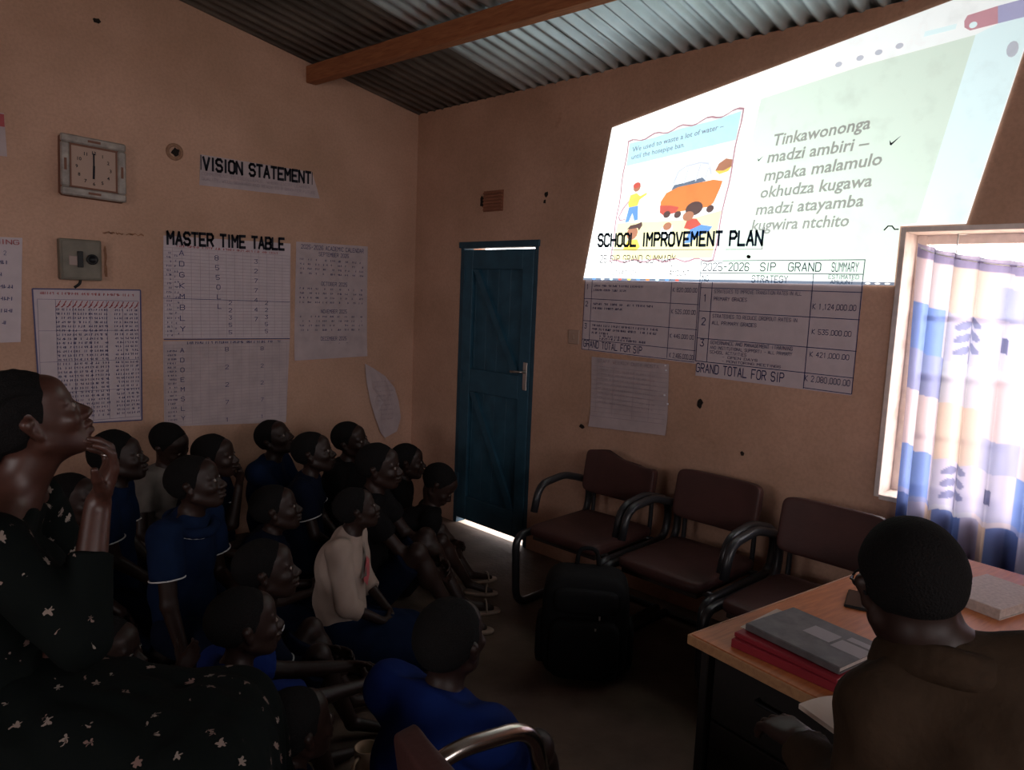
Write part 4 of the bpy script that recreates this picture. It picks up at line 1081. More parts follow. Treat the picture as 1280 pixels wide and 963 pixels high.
pg = MB(); pg.box((-.09, -.11, 0), (.10, .13, .002)); pg_o = pg.build('paper_sheet', 'cream_page'); pg_o.location = dloc(.195, -.215, .7843); pg_o.rotation_euler = (0, 0, DA + R(5)); tag(pg_o, 'loose pale paper sheet sticking out of the book pile', 'paper')
bk, fc, th = book('ledger', 'grey covered ledger with pale labels on top of the pile', 'book', dloc(.190, -.250, .7865), DA - R(2), .205, .270, .018, 'grey_cover', 'books piled on the desk')
for lo, hi in (((-.02, -.135, th), (.035, -.055, th + .0008)), ((.045, -.135, th), (.07, -.06, th + .0008)), ((-.01, -.045, th), (.05, .03, th + .0008))):
    q = MB(); q.box(lo, hi); q.build('cover_label', 'label_grey', bk)
nb = empty('exercise_book', dloc(.045, -.515), DA + R(-14)); tag(nb, 'open exercise book with blank cream pages at the desk edge', 'book')
for sg in (0, 1):
    V = []; F = []
    for i in range(9):
        s = i/8; x = (-.15 + .15*s) if sg == 0 else (.15*s)
        z = .004 + .012*math.sin(math.pi*(s if sg else 1-s)*.8)
        for y_ in (-.105, .105): V += [(x, y_, 0.0), (x, y_, z)]
    for i in range(8):
        a = i*4; F += [(a+1, a+3, a+7, a+5), (a, a+4, a+6, a+2), (a, a+1, a+5, a+4), (a+2, a+6, a+7, a+3)]
    F += [(0, 2, 3, 1), (32, 33, 35, 34)]
    obj('page_block', V, F, 'cream_page', nb)
ph = empty('phone', dloc(.63, -.135), DA + R(24)); tag(ph, 'black mobile phone lying on the desk behind the sitter\'s head', 'phone')
m_ = MB(); m_.box((-.072, -.036, 0), (.072, .036, .009), bevel=.003); m_.build('body', 'black_plastic', ph)
m_ = MB(); m_.box((-.068, -.033, .0091), (.068, .033, .0096)); m_.build('screen', mat('dark_glass', (.012, .012, .014), rough=.06, spec=.8), ph)
bk, fc, th = book('textbook', 'thick pale paperback lying on the desk under the curtain', 'book', dloc(1.02, -.36), DA + R(-8), .27, .19, .034, 'page_edge')
cup = empty('plastic_tumbler', dloc(1.02, -.20)); tag(cup, 'small translucent plastic tumbler beside the paperback', 'cup')
cpm = mat('cloudy_plastic', (.55, .58, .66), rough=.3, spec=.5)
m_ = MB(); m_.lathe([(0, .0), (.028, 0), (.034, .085), (.031, .085), (.026, .005), (0, .005)], 22); m_.build('cup_wall', cpm, cup, True)
m_ = MB(); m_.lathe([(.034, .085), (.037, .087), (.034, .090), (.031, .085)], 22); m_.build('rim', cpm, cup, True)

make_chair((1.010, .820, 0), R(-8), 'visitor chair with bare steel arms standing behind the boy in blue', tubes='chrome_worn', group='loose visitor chair')

# ---------------------------------------------------------------- people: one continuous skin per body, grown from a distance field
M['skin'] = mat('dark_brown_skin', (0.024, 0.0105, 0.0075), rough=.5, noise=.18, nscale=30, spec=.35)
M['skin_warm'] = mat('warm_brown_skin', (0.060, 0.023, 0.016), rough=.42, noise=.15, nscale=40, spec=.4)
M['hair'] = mat('short_black_hair', (0.0075, 0.0065, 0.0065), rough=.9, bump=.6, bscale=260, spec=.12)
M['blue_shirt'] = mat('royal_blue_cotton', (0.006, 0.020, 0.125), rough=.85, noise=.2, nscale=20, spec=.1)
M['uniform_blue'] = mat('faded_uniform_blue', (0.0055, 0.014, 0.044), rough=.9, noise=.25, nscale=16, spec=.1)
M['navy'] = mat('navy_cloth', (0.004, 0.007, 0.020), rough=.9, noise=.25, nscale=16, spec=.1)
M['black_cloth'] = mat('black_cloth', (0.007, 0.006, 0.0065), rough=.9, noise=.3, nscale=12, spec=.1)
M['grey_cloth'] = mat('washed_grey_cloth', (0.16, 0.135, 0.12), rough=.9, noise=.25, nscale=16, spec=.1)
M['white_top'] = mat('off_white_jersey', (0.38, 0.29, 0.245), rough=.9, noise=.12, nscale=18, spec=.1)
M['brown_jacket'] = mat('brown_twill_jacket', (0.036, 0.021, 0.012), rough=.85, noise=.25, nscale=18, bump=.25, bscale=70, spec=.12)
M['beige'] = mat('beige_trousers', (0.28, 0.165, 0.11), rough=.9, noise=.15)
M['piping'] = mat('white_piping', (0.62, 0.60, 0.60), rough=.8)
M['eye_white'] = mat('eye_white', (0.22, 0.17, 0.15), rough=.3, spec=.4)
M['eye_dark'] = mat('dark_iris', (0.012, 0.008, 0.006), rough=.1, spec=.8)
M['rubber'] = mat('sandal_rubber', (0.30, 0.22, 0.17), rough=.8)

def V3(*a): return np.array(a, dtype=float)
def unit(v): v = np.asarray(v, float); return v / (np.linalg.norm(v) + 1e-12)

class Field:
    """a signed distance field sampled on a grid; shapes are blended in one by one"""
    def __init__(self, h): self.h = h; self.items = []
    def cap(self, a, b, ra, rb=None, k=.02, clip=None, sub=False):
        rb = ra if rb is None else rb
        self.items.append(('c', V3(*a), V3(*b), ra, rb, k, clip, sub)); return self
    def ell(self, c, r, rot=None, k=.02, clip=None, sub=False):
        self.items.append(('e', V3(*c), np.asarray(r, float), np.eye(3) if rot is None else np.asarray(rot), None, k, clip, sub)); return self
    def bounds(self):
        lo = V3(9, 9, 9); hi = -lo
        for it in self.items:
            if it[7]: continue
            if it[0] == 'c':
                lo = np.minimum(lo, np.minimum(it[1] - it[3], it[2] - it[4])); hi = np.maximum(hi, np.maximum(it[1] + it[3], it[2] + it[4]))
            else:
                r = it[2].max(); lo = np.minimum(lo, it[1] - r); hi = np.maximum(hi, it[1] + r)
        return lo, hi
    def mesh(self, wrinkle=0.0, seed=0, floor=None):
        h = self.h; lo, hi = self.bounds(); lo = lo - 4*h; hi = hi + 4*h
        n = np.ceil((hi - lo) / h).astype(int) + 1
        D = np.ones(tuple(n), np.float32)
        ax = [lo[i] + h*np.arange(n[i]) for i in range(3)]
        for kind, a, b, p, q, k, clip, sub in self.items:
            if kind == 'c':
                m = max(p, q) + k + 3*h; l_ = np.minimum(a, b) - m; u_ = np.maximum(a, b) + m
            else:
                m = b.max() + k + 3*h; l_ = a - m; u_ = a + m
            i0 = np.clip(((l_ - lo) / h).astype(int), 0, n); i1 = np.clip(((u_ - lo) / h).astype(int) + 2, 0, n)
            if np.any(i1 <= i0): continue
            X, Y, Z = np.meshgrid(ax[0][i0[0]:i1[0]], ax[1][i0[1]:i1[1]], ax[2][i0[2]:i1[2]], indexing='ij', sparse=True)
            if kind == 'c':
                d = b - a; L2 = max(d @ d, 1e-9)
                t = np.clip(((X - a[0])*d[0] + (Y - a[1])*d[1] + (Z - a[2])*d[2]) / L2, 0, 1)
                v = np.sqrt((X - a[0] - t*d[0])**2 + (Y - a[1] - t*d[1])**2 + (Z - a[2] - t*d[2])**2) - (p + (q - p)*t)
            else:
                R_ = p; x, y, z = X - a[0], Y - a[1], Z - a[2]
                u = [(R_[0][j]*x + R_[1][j]*y + R_[2][j]*z) / b[j] for j in range(3)]
                k0 = np.sqrt(u[0]**2 + u[1]**2 + u[2]**2)
                k1 = np.sqrt((u[0]/b[0])**2 + (u[1]/b[1])**2 + (u[2]/b[2])**2) + 1e-6
                v = k0*(k0 - 1) / k1
            if clip is not None:
                for (c_, n_) in (clip if isinstance(clip, list) else [clip]):
                    v = np.maximum(v, (X - c_[0])*n_[0] + (Y - c_[1])*n_[1] + (Z - c_[2])*n_[2])
            S_ = D[i0[0]:i1[0], i0[1]:i1[1], i0[2]:i1[2]]
            if sub:
                w = np.maximum(k - np.abs(-v - S_), 0) / max(k, 1e-6); r = np.maximum(S_, -v) + w*w*k*.25
            else:
                w = np.maximum(k - np.abs(v - S_), 0) / max(k, 1e-6); r = np.minimum(S_, v) - w*w*k*.25
            D[i0[0]:i1[0], i0[1]:i1[1], i0[2]:i1[2]] = r
        if wrinkle:
            X, Y, Z = np.meshgrid(*ax, indexing='ij', sparse=True); s = seed*1.7
            D += (wrinkle * (np.sin(27*X + 19*Z + 3*np.sin(15*Y + s) + s) * np.sin(23*Y - 17*Z + 2.5*np.sin(21*X + s)) + .5*np.sin(61*X - 47*Z + 39*Y + s))).astype(np.float32)
        if floor is not None:
            k_ = int(np.searchsorted(ax[2], floor)); D[:, :, :max(k_, 0)] = np.maximum(D[:, :, :max(k_, 0)], .5)
        D[0] = D[-1] = 1; D[:, 0] = D[:, -1] = 1; D[:, :, 0] = D[:, :, -1] = 1
        ins = D < 0
        c = np.zeros(tuple(n - 1), np.int8)
        for i in (0, 1):
            for j in (0, 1):
                for k2 in (0, 1): c += ins[i:n[0]-1+i, j:n[1]-1+j, k2:n[2]-1+k2]
        act = (c > 0) & (c < 8)
        idx = np.full(act.shape, -1, np.int32); I = np.argwhere(act); idx[act] = np.arange(len(I))
        cs = [(i, j, k2) for i in (0, 1) for j in (0, 1) for k2 in (0, 1)]
        val = np.stack([D[I[:, 0]+a, I[:, 1]+b, I[:, 2]+e] for a, b, e in cs], 1)
        P = np.zeros((len(I), 3)); cnt = np.zeros(len(I))
        for p0 in range(8):
            for bit in (1, 2, 4):
                if p0 & bit: continue
                p1 = p0 | bit; a, b = val[:, p0], val[:, p1]; m_ = (a < 0) != (b < 0)
                t = np.where(m_, a / np.where(m_, a - b, 1), 0)
                A = np.array(cs[p0], float); B = np.array(cs[p1], float)
                P += np.where(m_[:, None], A + t[:, None]*(B - A), 0); cnt += m_
        verts = lo + h*(I + P / np.maximum(cnt, 1)[:, None])
        faces = []
        for axn, (o1, o2) in enumerate((((0, 1, 0), (0, 0, 1)), ((0, 0, 1), (1, 0, 0)), ((1, 0, 0), (0, 1, 0)))):
            e = [0, 0, 0]; e[axn] = 1
            A = ins[:n[0]-e[0], :n[1]-e[1], :n[2]-e[2]]; B = ins[e[0]:, e[1]:, e[2]:]
            E = np.argwhere(A != B)
            o1, o2 = np.array(o1), np.array(o2)
            g = lambda q: idx[q[:, 0], q[:, 1], q[:, 2]]
            q4 = np.stack([g(E - o1 - o2), g(E - o2), g(E), g(E - o1)], 1)
            fl_ = A[E[:, 0], E[:, 1], E[:, 2]]
            q4[~fl_] = q4[~fl_][:, ::-1]
            faces.append(q4)
        return verts, np.concatenate(faces)
    def build(self, name, material, parent, wrinkle=0.0, seed=0, floor=None):
        v, f = self.mesh(wrinkle, seed, floor)
        me = bpy.data.meshes.new(name)
        me.vertices.add(len(v)); me.vertices.foreach_set('co', v.astype(np.float32).ravel())
        me.loops.add(len(f)*4); me.loops.foreach_set('vertex_index', f.astype(np.int32).ravel())
        me.polygons.add(len(f)); me.polygons.foreach_set('loop_start', np.arange(len(f), dtype=np.int32)*4)
        me.update(calc_edges=True); me.polygons.foreach_set('use_smooth', np.ones(len(f), bool))
        me.materials.append(M[material] if isinstance(material, str) else material)
        o = bpy.data.objects.new(name, me); COL.objects.link(o); o.parent = parent
        return o

def rotm(yaw, pitch=0.0, roll=0.0):
    """columns: forward, left, up; pitch > 0 looks up, roll > 0 tilts the head to its right"""
    cy, sy, cp, sp, cr, sr = math.cos(yaw), math.sin(yaw), math.cos(pitch), math.sin(pitch), math.cos(roll), math.sin(roll)
    Rz = np.array([[cy, -sy, 0], [sy, cy, 0], [0, 0, 1]]); Ry = np.array([[cp, 0, -sp], [0, 1, 0], [sp, 0, cp]]); Rx = np.array([[1, 0, 0], [0, cr, -sr], [0, sr, cr]])
    return Rz @ Ry @ Rx

def ik(root, target, l1, l2, pole):
    root, target = np.asarray(root, float), np.asarray(target, float)
    d = target - root; L_ = np.linalg.norm(d); L_ = min(max(L_, abs(l1 - l2) + .01), (l1 + l2)*.995); u = unit(d); target = root + u*L_
    a = (l1*l1 - l2*l2 + L_*L_) / (2*L_); hgt = math.sqrt(max(l1*l1 - a*a, 0))
    p = np.asarray(pole, float); p = unit(p - u*(p @ u))
    return root + u*a + p*hgt, target

def add_head(F, H, Rm, s, fem=False):
    w = lambda x, y, z: H + Rm @ V3(x, y, z) * s
    e = lambda c, r, k=.012, sub=False: F.ell(w(*c), np.array(r)*s, Rm, k*s, None, sub)
    e((-.016, 0, .030), (.098, .077, .088), .02)
    e((.028, 0, -.022), (.062, .060, .078), .03)
    e((.044, 0, .052), (.046, .056, .040), .02)
    e((.040, 0, -.072), (.042, .040, .030), .02)
    e((.066, 0, -.092), (.018, .020, .016), .014)
    for sg in (-1, 1):
        F.cap(w(-.005, sg*.058, -.045), w(.055, sg*.020, -.090), .017*s, .014*s, .02*s)
        F.cap(w(.080, sg*.012, .026), w(.068, sg*.045, .022), .010*s, .009*s, .012*s)
        e((.062, sg*.042, -.022), (.020, .020, .018), .016)
        e((.094, sg*.031, .006), (.012, .016, .010), .008, True)
        e((.076, sg*.031, .006), (.012, .014, .0115), .004)
        F.cap(w(-.008, sg*.073, -.022), w(-.016, sg*.080, .016), .010*s, .015*s, .006*s)
        e((-.006, sg*.086, .000), (.006, .006, .012), .004, True)
        e((.094, sg*.015, -.032), (.011, .010, .009), .007)
    F.cap(w(.083, 0, .006), w(.103, 0, -.028), .0075*s, .0135*s, .010*s)
    e((.086, 0, -.0535), (.0195, .027, .0095), .005)
    e((.082, 0, -.0705), (.0195, .024, .0100), .005)
    e((.100, 0, -.0625), (.012, .024, .0018), .003, True)

def add_hand(F, wr, d, pn, side, s, curl=.35, spread=1.0, thumb=.5):
    d = unit(d); pn = unit(pn - d*(np.asarray(pn) @ d)); ac = -np.cross(d, pn)*side      # towards the thumb
    K = [(.032, .088, .074), (.011, .094, .082), (-.011, .090, .076), (-.031, .080, .058)]
    F.ell(wr + d*.048*s, V3(.050, .038, .016)*s, np.stack([d, ac, pn], 1), .012*s)
    for i, (o_, l_, fl_) in enumerate(K):
        kn = wr + d*l_*s + ac*o_*s*spread
        F.cap(wr + d*.01*s + ac*o_*.5*s, kn, .013*s, .0105*s, .010*s)
        p = kn; dd = unit(d + ac*o_*1.5*(spread - .6)); c_ = curl*(1 + .12*i)
        for j, (fr_, ra, rb) in enumerate(((.46, .0100, .0090), (.31, .0090, .0082), (.23, .0082, .0068))):
            ang = c_*(.6 if j == 0 else 1.0)
            dd = unit(dd*math.cos(ang) + (pn - dd*(pn @ dd))*math.sin(ang))
            q = p + dd*fl_*fr_*s; F.cap(p, q, ra*s, rb*s, .003*s); p = q
    p = wr + d*.028*s + ac*.022*s; dd = unit(ac*.75 + d*.55 + pn*thumb)
    for L_, ra, rb in ((.042, .015, .0115), (.034, .0115, .0100), (.027, .0100, .0078)):
        q = p + dd*L_*s; F.cap(p, q, ra*s, rb*s, .006*s); p = q; dd = unit(dd + d*.35 + pn*.25*thumb)

def trim_ring(name, c, axis, r, th, material, parent, sx=1.0, ref=None):
    axis = unit(axis); ref = unit(ref if ref is not None else (V3(0, 0, 1) if abs(axis[2]) < .9 else V3(1, 0, 0)))
    u = unit(ref - axis*(ref @ axis)); v = np.cross(axis, u)
    pts = [c + u*r*math.cos(a)*sx + v*r*math.sin(a) for a in np.linspace(0, 2*math.pi, 29)]
    m_ = MB(); m_.tube([tuple(p) for p in pts], th, 6, cap=False); return m_.build(name, material, parent, True)

def add_eyes(parent, H, Rm, s):
    for sg in (-1, 1):
        m_ = MB(); c = H + Rm @ V3(.0775, sg*.031, .006)*s
        mt = Matrix.Translation(tuple(c)) @ Matrix([list(r_) for r_ in Rm]).to_4x4()
        r = .0118*s
        V, F = superq((0, 0, 0), (r, r*1.05, r*.86), 1, 1, mt, 12, 8); ey = obj('eye', V, F, 'eye_white', parent, True)
        V, F = superq((r*.72, 0, .001*s), (r*.36, r*.55, r*.55), 1, 1, mt, 10, 6); obj('iris', V, F, 'eye_dark', ey, True)

def add_hair(parent, H, Rm, s, style='crop'):
    w = lambda x, y, z: H + Rm @ V3(x, y, z)*s
    F = Field(.0055*max(s, .9))
    big = (V3(.1010, .0800, .0912) if style != 'bushy' else V3(.106, .088, .099))*s
    cen = w(-.0175, 0, .0315) if style != 'bushy' else w(-.023, 0, .041)
    # crown above the forehead, then sides and back down to the ears and the nape
    F.ell(cen, big, Rm, .004, (w(.070, 0, .068), Rm @ unit(V3(.22, 0, -.975))))
    F.ell(cen, big, Rm, .012, [(w(.026, 0, .03), Rm @ unit(V3(.93, 0, -.36))), (w(-.02, 0, -.012), Rm @ unit(V3(.12, 0, -.99)))])
    F.ell(cen, big, Rm, .012, [(w(-.028, 0, 0), Rm @ unit(V3(.97, 0, -.24))), (w(-.06, 0, -.050), Rm @ V3(0, 0, -1))])
    if style == 'braids':
        for t in np.linspace(-1, 1, 9):
            pts = [w(.075*math.cos(a)*(1 - .25*abs(t)) - .018, t*.066*math.sqrt(max(.05, 1 - .3*math.cos(a)**2)), .036 + .088*math.sin(a)*(1 - .35*abs(t)**2)) for a in np.linspace(.55, 2.9, 9)]
            for p, q in zip(pts[:-1], pts[1:]): F.cap(p, q, .013*s, .013*s, .004)
        F.cap(w(-.10, 0, .0), w(-.125, .02, -.06), .036*s, .026*s, .02); F.cap(w(-.125, .02, -.06), w(-.11, .03, -.15), .026*s, .012*s, .02)
    o = F.build('hair', 'hair', parent, .0022 if style != 'crop' else .0008, 3); return o

_N = [0]
def sitter(head, yaw, label, S=.90, pose='hug', lean=(.05, 0), look=(0, 12, 0), shirt='uniform_blue', bottom='navy', skin='skin', group=None, sleeves=.62, piping=True,
           hands=None, hair='crop', vox=.0068, collar=None, seatz=0.0, foot=.46, hs=None, sandals=False, eyes=True, elbow_out=.6, knees=None, print_=False, category='person', wide=1.0, loose=.013):
    """a pupil sitting on the floor; head = world position of the head's centre"""
    _N[0] += 1; sd = _N[0]
    cy, sy = math.cos(R(yaw)), math.sin(R(yaw))
    bx, by = head[0] - (lean[0]*cy - lean[1]*sy), head[1] - (lean[0]*sy + lean[1]*cy)
    root = empty('person', (bx, by, 0), R(yaw)); tag(root, label, category, group)
    hz = head[2]; H = V3(lean[0], lean[1], hz); hs = hs or (.74 + .26*S)
    zp = .095*S + seatz
    if pose == 'kneel': zp = .215*S
    P0 = V3(0, 0, zp); D_ = H - P0
    belly = P0 + D_*.24 + V3(-.035, 0, 0); chest = P0 + D_*.52 + V3(-.045, 0, 0)
    neck = H + V3(-.034, 0, -.140*hs)
    Rb = rotm(0, -math.atan2(lean[0], hz - zp)*.8, 0)
    sw = .150*S*wide; shz = neck + V3(-.012, 0, -.022*S)
    sh = {1: shz + V3(0, sw, -.012), -1: shz + V3(0, -sw, -.012)}
    Rm = rotm(R(look[0]), R(look[1]), R(look[2]))
    hipw = .082*S
    hip = {s_: V3(.02, s_*hipw, zp) for s_ in (1, -1)}
    kn, an, toe = {}, {}, {}
    lt, ls = .405*S, .40*S
    for s_ in (1, -1):
        if pose == 'hug':
            an[s_] = V3(foot*S + (.03 if s_ > 0 else 0), s_*.085*S, .055); kn[s_], an[s_] = ik(hip[s_], an[s_], lt, ls, (.15, s_*.16, 1)); toe[s_] = an[s_] + V3(.15*S, s_*.03, -.033)
        elif pose == 'cross':
            kn[s_] = hip[s_] + unit(V3(.62, s_*.72, .12))*lt; an[s_] = V3(.30*S + .03*s_, -s_*.07*S, .055 + (.045 if s_ > 0 else 0)); toe[s_] = an[s_] + V3(.05, -s_*.12*S, -.012)
        elif pose == 'side':      # one knee up, one leg folded flat
            if s_ > 0: an[s_] = V3(.36*S, .10*S, .055); kn[s_], an[s_] = ik(hip[s_], an[s_], lt, ls, (.15, .16, 1)); toe[s_] = an[s_] + V3(.15*S, .02, -.033)
            else: kn[s_] = hip[s_] + unit(V3(.75, -.55, .10))*lt; an[s_] = kn[s_] + unit(V3(-.75, .55, -.06))*ls; toe[s_] = an[s_] + V3(-.02, .12*S, -.005)
        elif pose == 'stretch':
            an[s_] = V3(.78*S, s_*.10*S, .06); kn[s_], an[s_] = ik(hip[s_], an[s_], lt, ls, (0, 0, 1)); toe[s_] = an[s_] + V3(.04, s_*.03, .12*S)
        else:
            kn[s_] = V3(.38*S, s_*.11*S, .065*S); hip[s_] = V3(.02, s_*hipw, zp); an[s_] = V3(-.01*S, s_*.10*S, .05*S); toe[s_] = an[s_] + V3(-.13*S, 0, -.012)
    # arms
    la, lf = .275*S, .235*S
    el, wr, hd, pn = {}, {}, {}, {}
    hands = hands or {}
    for s_ in (1, -1):
        if s_ in hands: T = V3(*hands[s_])
        elif pose in ('hug', 'side'):
            T = V3(min(kn[1][0], .34*S) + .075*S, s_*.045*S + .01, max(.20, kn[1][2] - .10*S) + .022*s_)
        elif pose == 'kneel': T = V3(.22*S, s_*.07*S, .30*S)
        else: T = V3(.27*S, s_*.06*S, .17*S)
        el[s_], wr[s_] = ik(sh[s_], T, la, lf, (-.25, s_*elbow_out, -.75))
        hd[s_] = unit((wr[s_] - el[s_]) + V3(.02, -s_*.08, -.02)); pn[s_] = unit(V3(-.6, -s_*.5, -.3))
    F = Field(vox)
    F.ell(P0 + V3(-.01, 0, .01), V3(.108, .142, .10)*S, None, .04)
    F.cap(P0, belly, .100*S, .098*S, .05); F.cap(belly, chest, .096*S, .098*S, .05)
    F.ell(chest, V3(.092, .132, .125)*S, Rb, .05)
    F.cap(chest + V3(0, 0, .06*S), neck, .070*S, .048*S, .05)
    for s_ in (1, -1):
        F.cap(neck + V3(-.01, 0, -.005), sh[s_], .040*S, .046*S, .035)
        F.cap(sh[s_], el[s_], .041*S, .032*S, .02); F.cap(el[s_], wr[s_], .033*S, .0225*S, .012)
        F.cap(hip[s_], kn[s_], .074*S, .050*S, .03); F.cap(kn[s_], an[s_], .048*S, .030*S, .014)
        mid = kn[s_]*.68 + an[s_]*.32; F.ell(mid + V3(-.018*S, 0, -.0), V3(.046, .046, .075)*S, None, .03) if pose == 'hug' else None
        F.cap(an[s_], toe[s_], .030*S, .021*S, .012)
    F.cap(neck + V3(0, 0, -.03), H + Rm @ V3(-.022, 0, -.055)*hs, .049*S, .048*S, .025)
    add_head(F, H, Rm, hs)
    for s_ in (1, -1): add_hand(F, wr[s_], hd[s_], pn[s_], s_, S*.90, .5)
    F.build('body', skin, root)
    # clothing
    G = Field(vox*1.15); q = loose
    G.cap(P0 + V3(-.01, 0, .05), belly, .112*S + q, .108*S + q, .05); G.cap(belly, chest, .105*S + q, .104*S + q, .05)
    nb = (neck + V3(.012, 0, .018), (.35, 0, .94))
    G.ell(chest, V3(.099, .140, .132)*S + q, Rb, .05, nb)
    G.cap(chest + V3(0, 0, .05*S), neck + V3(0, 0, -.02), .080*S + q*.6, .058*S + q*.6, .05, nb)
    for s_ in (1, -1):
        G.cap(neck + V3(-.012, s_*.02, -.012), sh[s_], .042*S + q, .050*S + q, .035, nb)
        if sleeves <= 1.0:
            e_ = sh[s_] + (el[s_] - sh[s_])*sleeves; ax_ = unit(el[s_] - sh[s_])
            G.cap(sh[s_], e_ + ax_*.03, .050*S + q, .052*S + q*1.1, .02, (e_, ax_))
        else:
            e_ = el[s_] + (wr[s_] - el[s_])*(sleeves - 1); ax_ = unit(wr[s_] - el[s_])
            G.cap(sh[s_], el[s_], .050*S + q, .042*S + q, .02); G.cap(el[s_], e_ + ax_*.02, .042*S + q, .034*S + q, .01, (e_, ax_))
        if piping: trim_ring('sleeve_piping', e_, ax_, (.052*S + q*1.1)*1.0, .0032, 'piping', root)
    G.build('shirt', shirt, root, .0032, sd)
    if collar:
        cm_ = Field(vox); cc = neck + V3(.010, 0, -.012); nx_ = unit(V3(.35, 0, .94))
        pts = [(.088*S*math.cos(a)*1.0, .105*S*math.sin(a)) for a in np.linspace(0, 2*math.pi, 25)]
        u_ = unit(V3(.94, 0, -.35)); v_ = V3(0, 1, 0)
        ring = [cc + u_*p[0] + v_*p[1] - nx_*.012 for p in pts]
        for p, q2 in zip(ring[:-1], ring[1:]): cm_.cap(p, q2, .020*S, None, .01)
        cm_.build('collar', shirt, root, .0015, sd)
        trim_ring('collar_piping', cc - nx_*.026, nx_, .118*S, .0034, 'piping', root, .86, V3(1, 0, 0))
    B = Field(vox*1.15)
    B.ell(P0 + V3(-.01, 0, .0), V3(.118, .152, .105)*S + q*.5, None, .04)
    for s_ in (1, -1):
        e_ = hip[s_] + (kn[s_] - hip[s_])*.86; ax_ = unit(kn[s_] - hip[s_])
        B.cap(hip[s_], e_ + ax_*.03, .082*S + q*.5, .064*S + q, .05, (e_, ax_))
    if bottom == 'skirt_blue':
        B.ell(V3(.22*S, 0, .13), V3(.36*S, .26*S, .12), None, .06); bottom = 'uniform_blue'
    B.build('shorts' , bottom, root, .003, sd + 5, .004)
    add_hair(root, H, Rm, hs, hair)
    if eyes: add_eyes(root, H, Rm, hs)
    if sandals:
        for s_ in (1, -1):
            d_ = unit((toe[s_] - an[s_])*V3(1, 1, 0)); c_ = (an[s_] + toe[s_]) / 2
            mt = Matrix.Translation((c_[0] + d_[0]*.01, c_[1] + d_[1]*.01, .009)) @ Matrix.Rotation(math.atan2(d_[1], d_[0]), 4, 'Z')
            V, Fq = superq((0, 0, 0), (.125*S, .045*S, .009), .3, .8, mt, 20, 6); so = obj('sandal_sole', V, Fq, 'rubber', root, True)
            m_ = MB(); m_.tube([tuple(mt @ Vector((.04*S, .042*S*math.cos(a), .005 + .055*S*math.sin(a)))) for a in np.linspace(0, math.pi, 11)], .005, 6); m_.build('sandal_strap', 'rubber', so, True)
    root['_'] = 0; del root['_']
    return root, dict(kn=kn, an=an, wr=wr, el=el, sh=sh, neck=neck, chest=chest, H=H, Rm=Rm)

G1 = 'pupils seated on the floor'
def kid(px, *a, **k): return sitter(px, *a, group=G1, **k)

# nearest pupils
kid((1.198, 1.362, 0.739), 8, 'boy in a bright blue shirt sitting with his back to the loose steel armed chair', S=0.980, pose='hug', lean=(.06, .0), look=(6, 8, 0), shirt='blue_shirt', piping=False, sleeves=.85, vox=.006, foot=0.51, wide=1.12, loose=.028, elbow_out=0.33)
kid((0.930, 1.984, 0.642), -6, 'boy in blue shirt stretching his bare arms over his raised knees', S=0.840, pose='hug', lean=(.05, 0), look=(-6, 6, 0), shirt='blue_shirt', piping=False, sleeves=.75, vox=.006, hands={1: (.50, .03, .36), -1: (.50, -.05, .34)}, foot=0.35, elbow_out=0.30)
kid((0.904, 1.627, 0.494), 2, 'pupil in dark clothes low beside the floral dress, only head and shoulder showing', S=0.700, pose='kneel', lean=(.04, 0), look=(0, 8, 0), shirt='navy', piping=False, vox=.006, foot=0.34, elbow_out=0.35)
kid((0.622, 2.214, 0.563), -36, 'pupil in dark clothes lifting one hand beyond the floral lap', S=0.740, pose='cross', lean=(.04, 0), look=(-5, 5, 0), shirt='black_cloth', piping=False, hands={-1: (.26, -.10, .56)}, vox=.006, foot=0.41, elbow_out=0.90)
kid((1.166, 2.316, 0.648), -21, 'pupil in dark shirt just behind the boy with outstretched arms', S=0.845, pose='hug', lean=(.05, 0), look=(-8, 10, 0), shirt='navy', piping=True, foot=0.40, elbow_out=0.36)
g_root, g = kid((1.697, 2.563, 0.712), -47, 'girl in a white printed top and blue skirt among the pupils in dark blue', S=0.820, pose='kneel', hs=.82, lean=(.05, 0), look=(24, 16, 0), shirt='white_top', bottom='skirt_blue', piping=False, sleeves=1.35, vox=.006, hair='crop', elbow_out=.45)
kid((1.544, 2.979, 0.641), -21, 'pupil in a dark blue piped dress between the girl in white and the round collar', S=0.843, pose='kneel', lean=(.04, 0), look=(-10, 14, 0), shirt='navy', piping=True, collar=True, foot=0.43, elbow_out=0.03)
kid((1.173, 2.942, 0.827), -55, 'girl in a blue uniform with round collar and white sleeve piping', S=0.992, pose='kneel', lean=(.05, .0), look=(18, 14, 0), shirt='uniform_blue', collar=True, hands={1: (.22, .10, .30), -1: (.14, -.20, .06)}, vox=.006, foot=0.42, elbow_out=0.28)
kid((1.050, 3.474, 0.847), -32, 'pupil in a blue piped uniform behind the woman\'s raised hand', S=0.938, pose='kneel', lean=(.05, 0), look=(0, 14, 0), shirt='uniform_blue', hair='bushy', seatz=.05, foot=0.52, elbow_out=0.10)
kid((0.798, 3.216, 0.754), -45, 'pupil in piped dark uniform behind the woman\'s neck', S=0.877, pose='kneel', lean=(.04, 0), look=(0, 10, 0), shirt='navy', collar=True, foot=0.40, elbow_out=0.00)
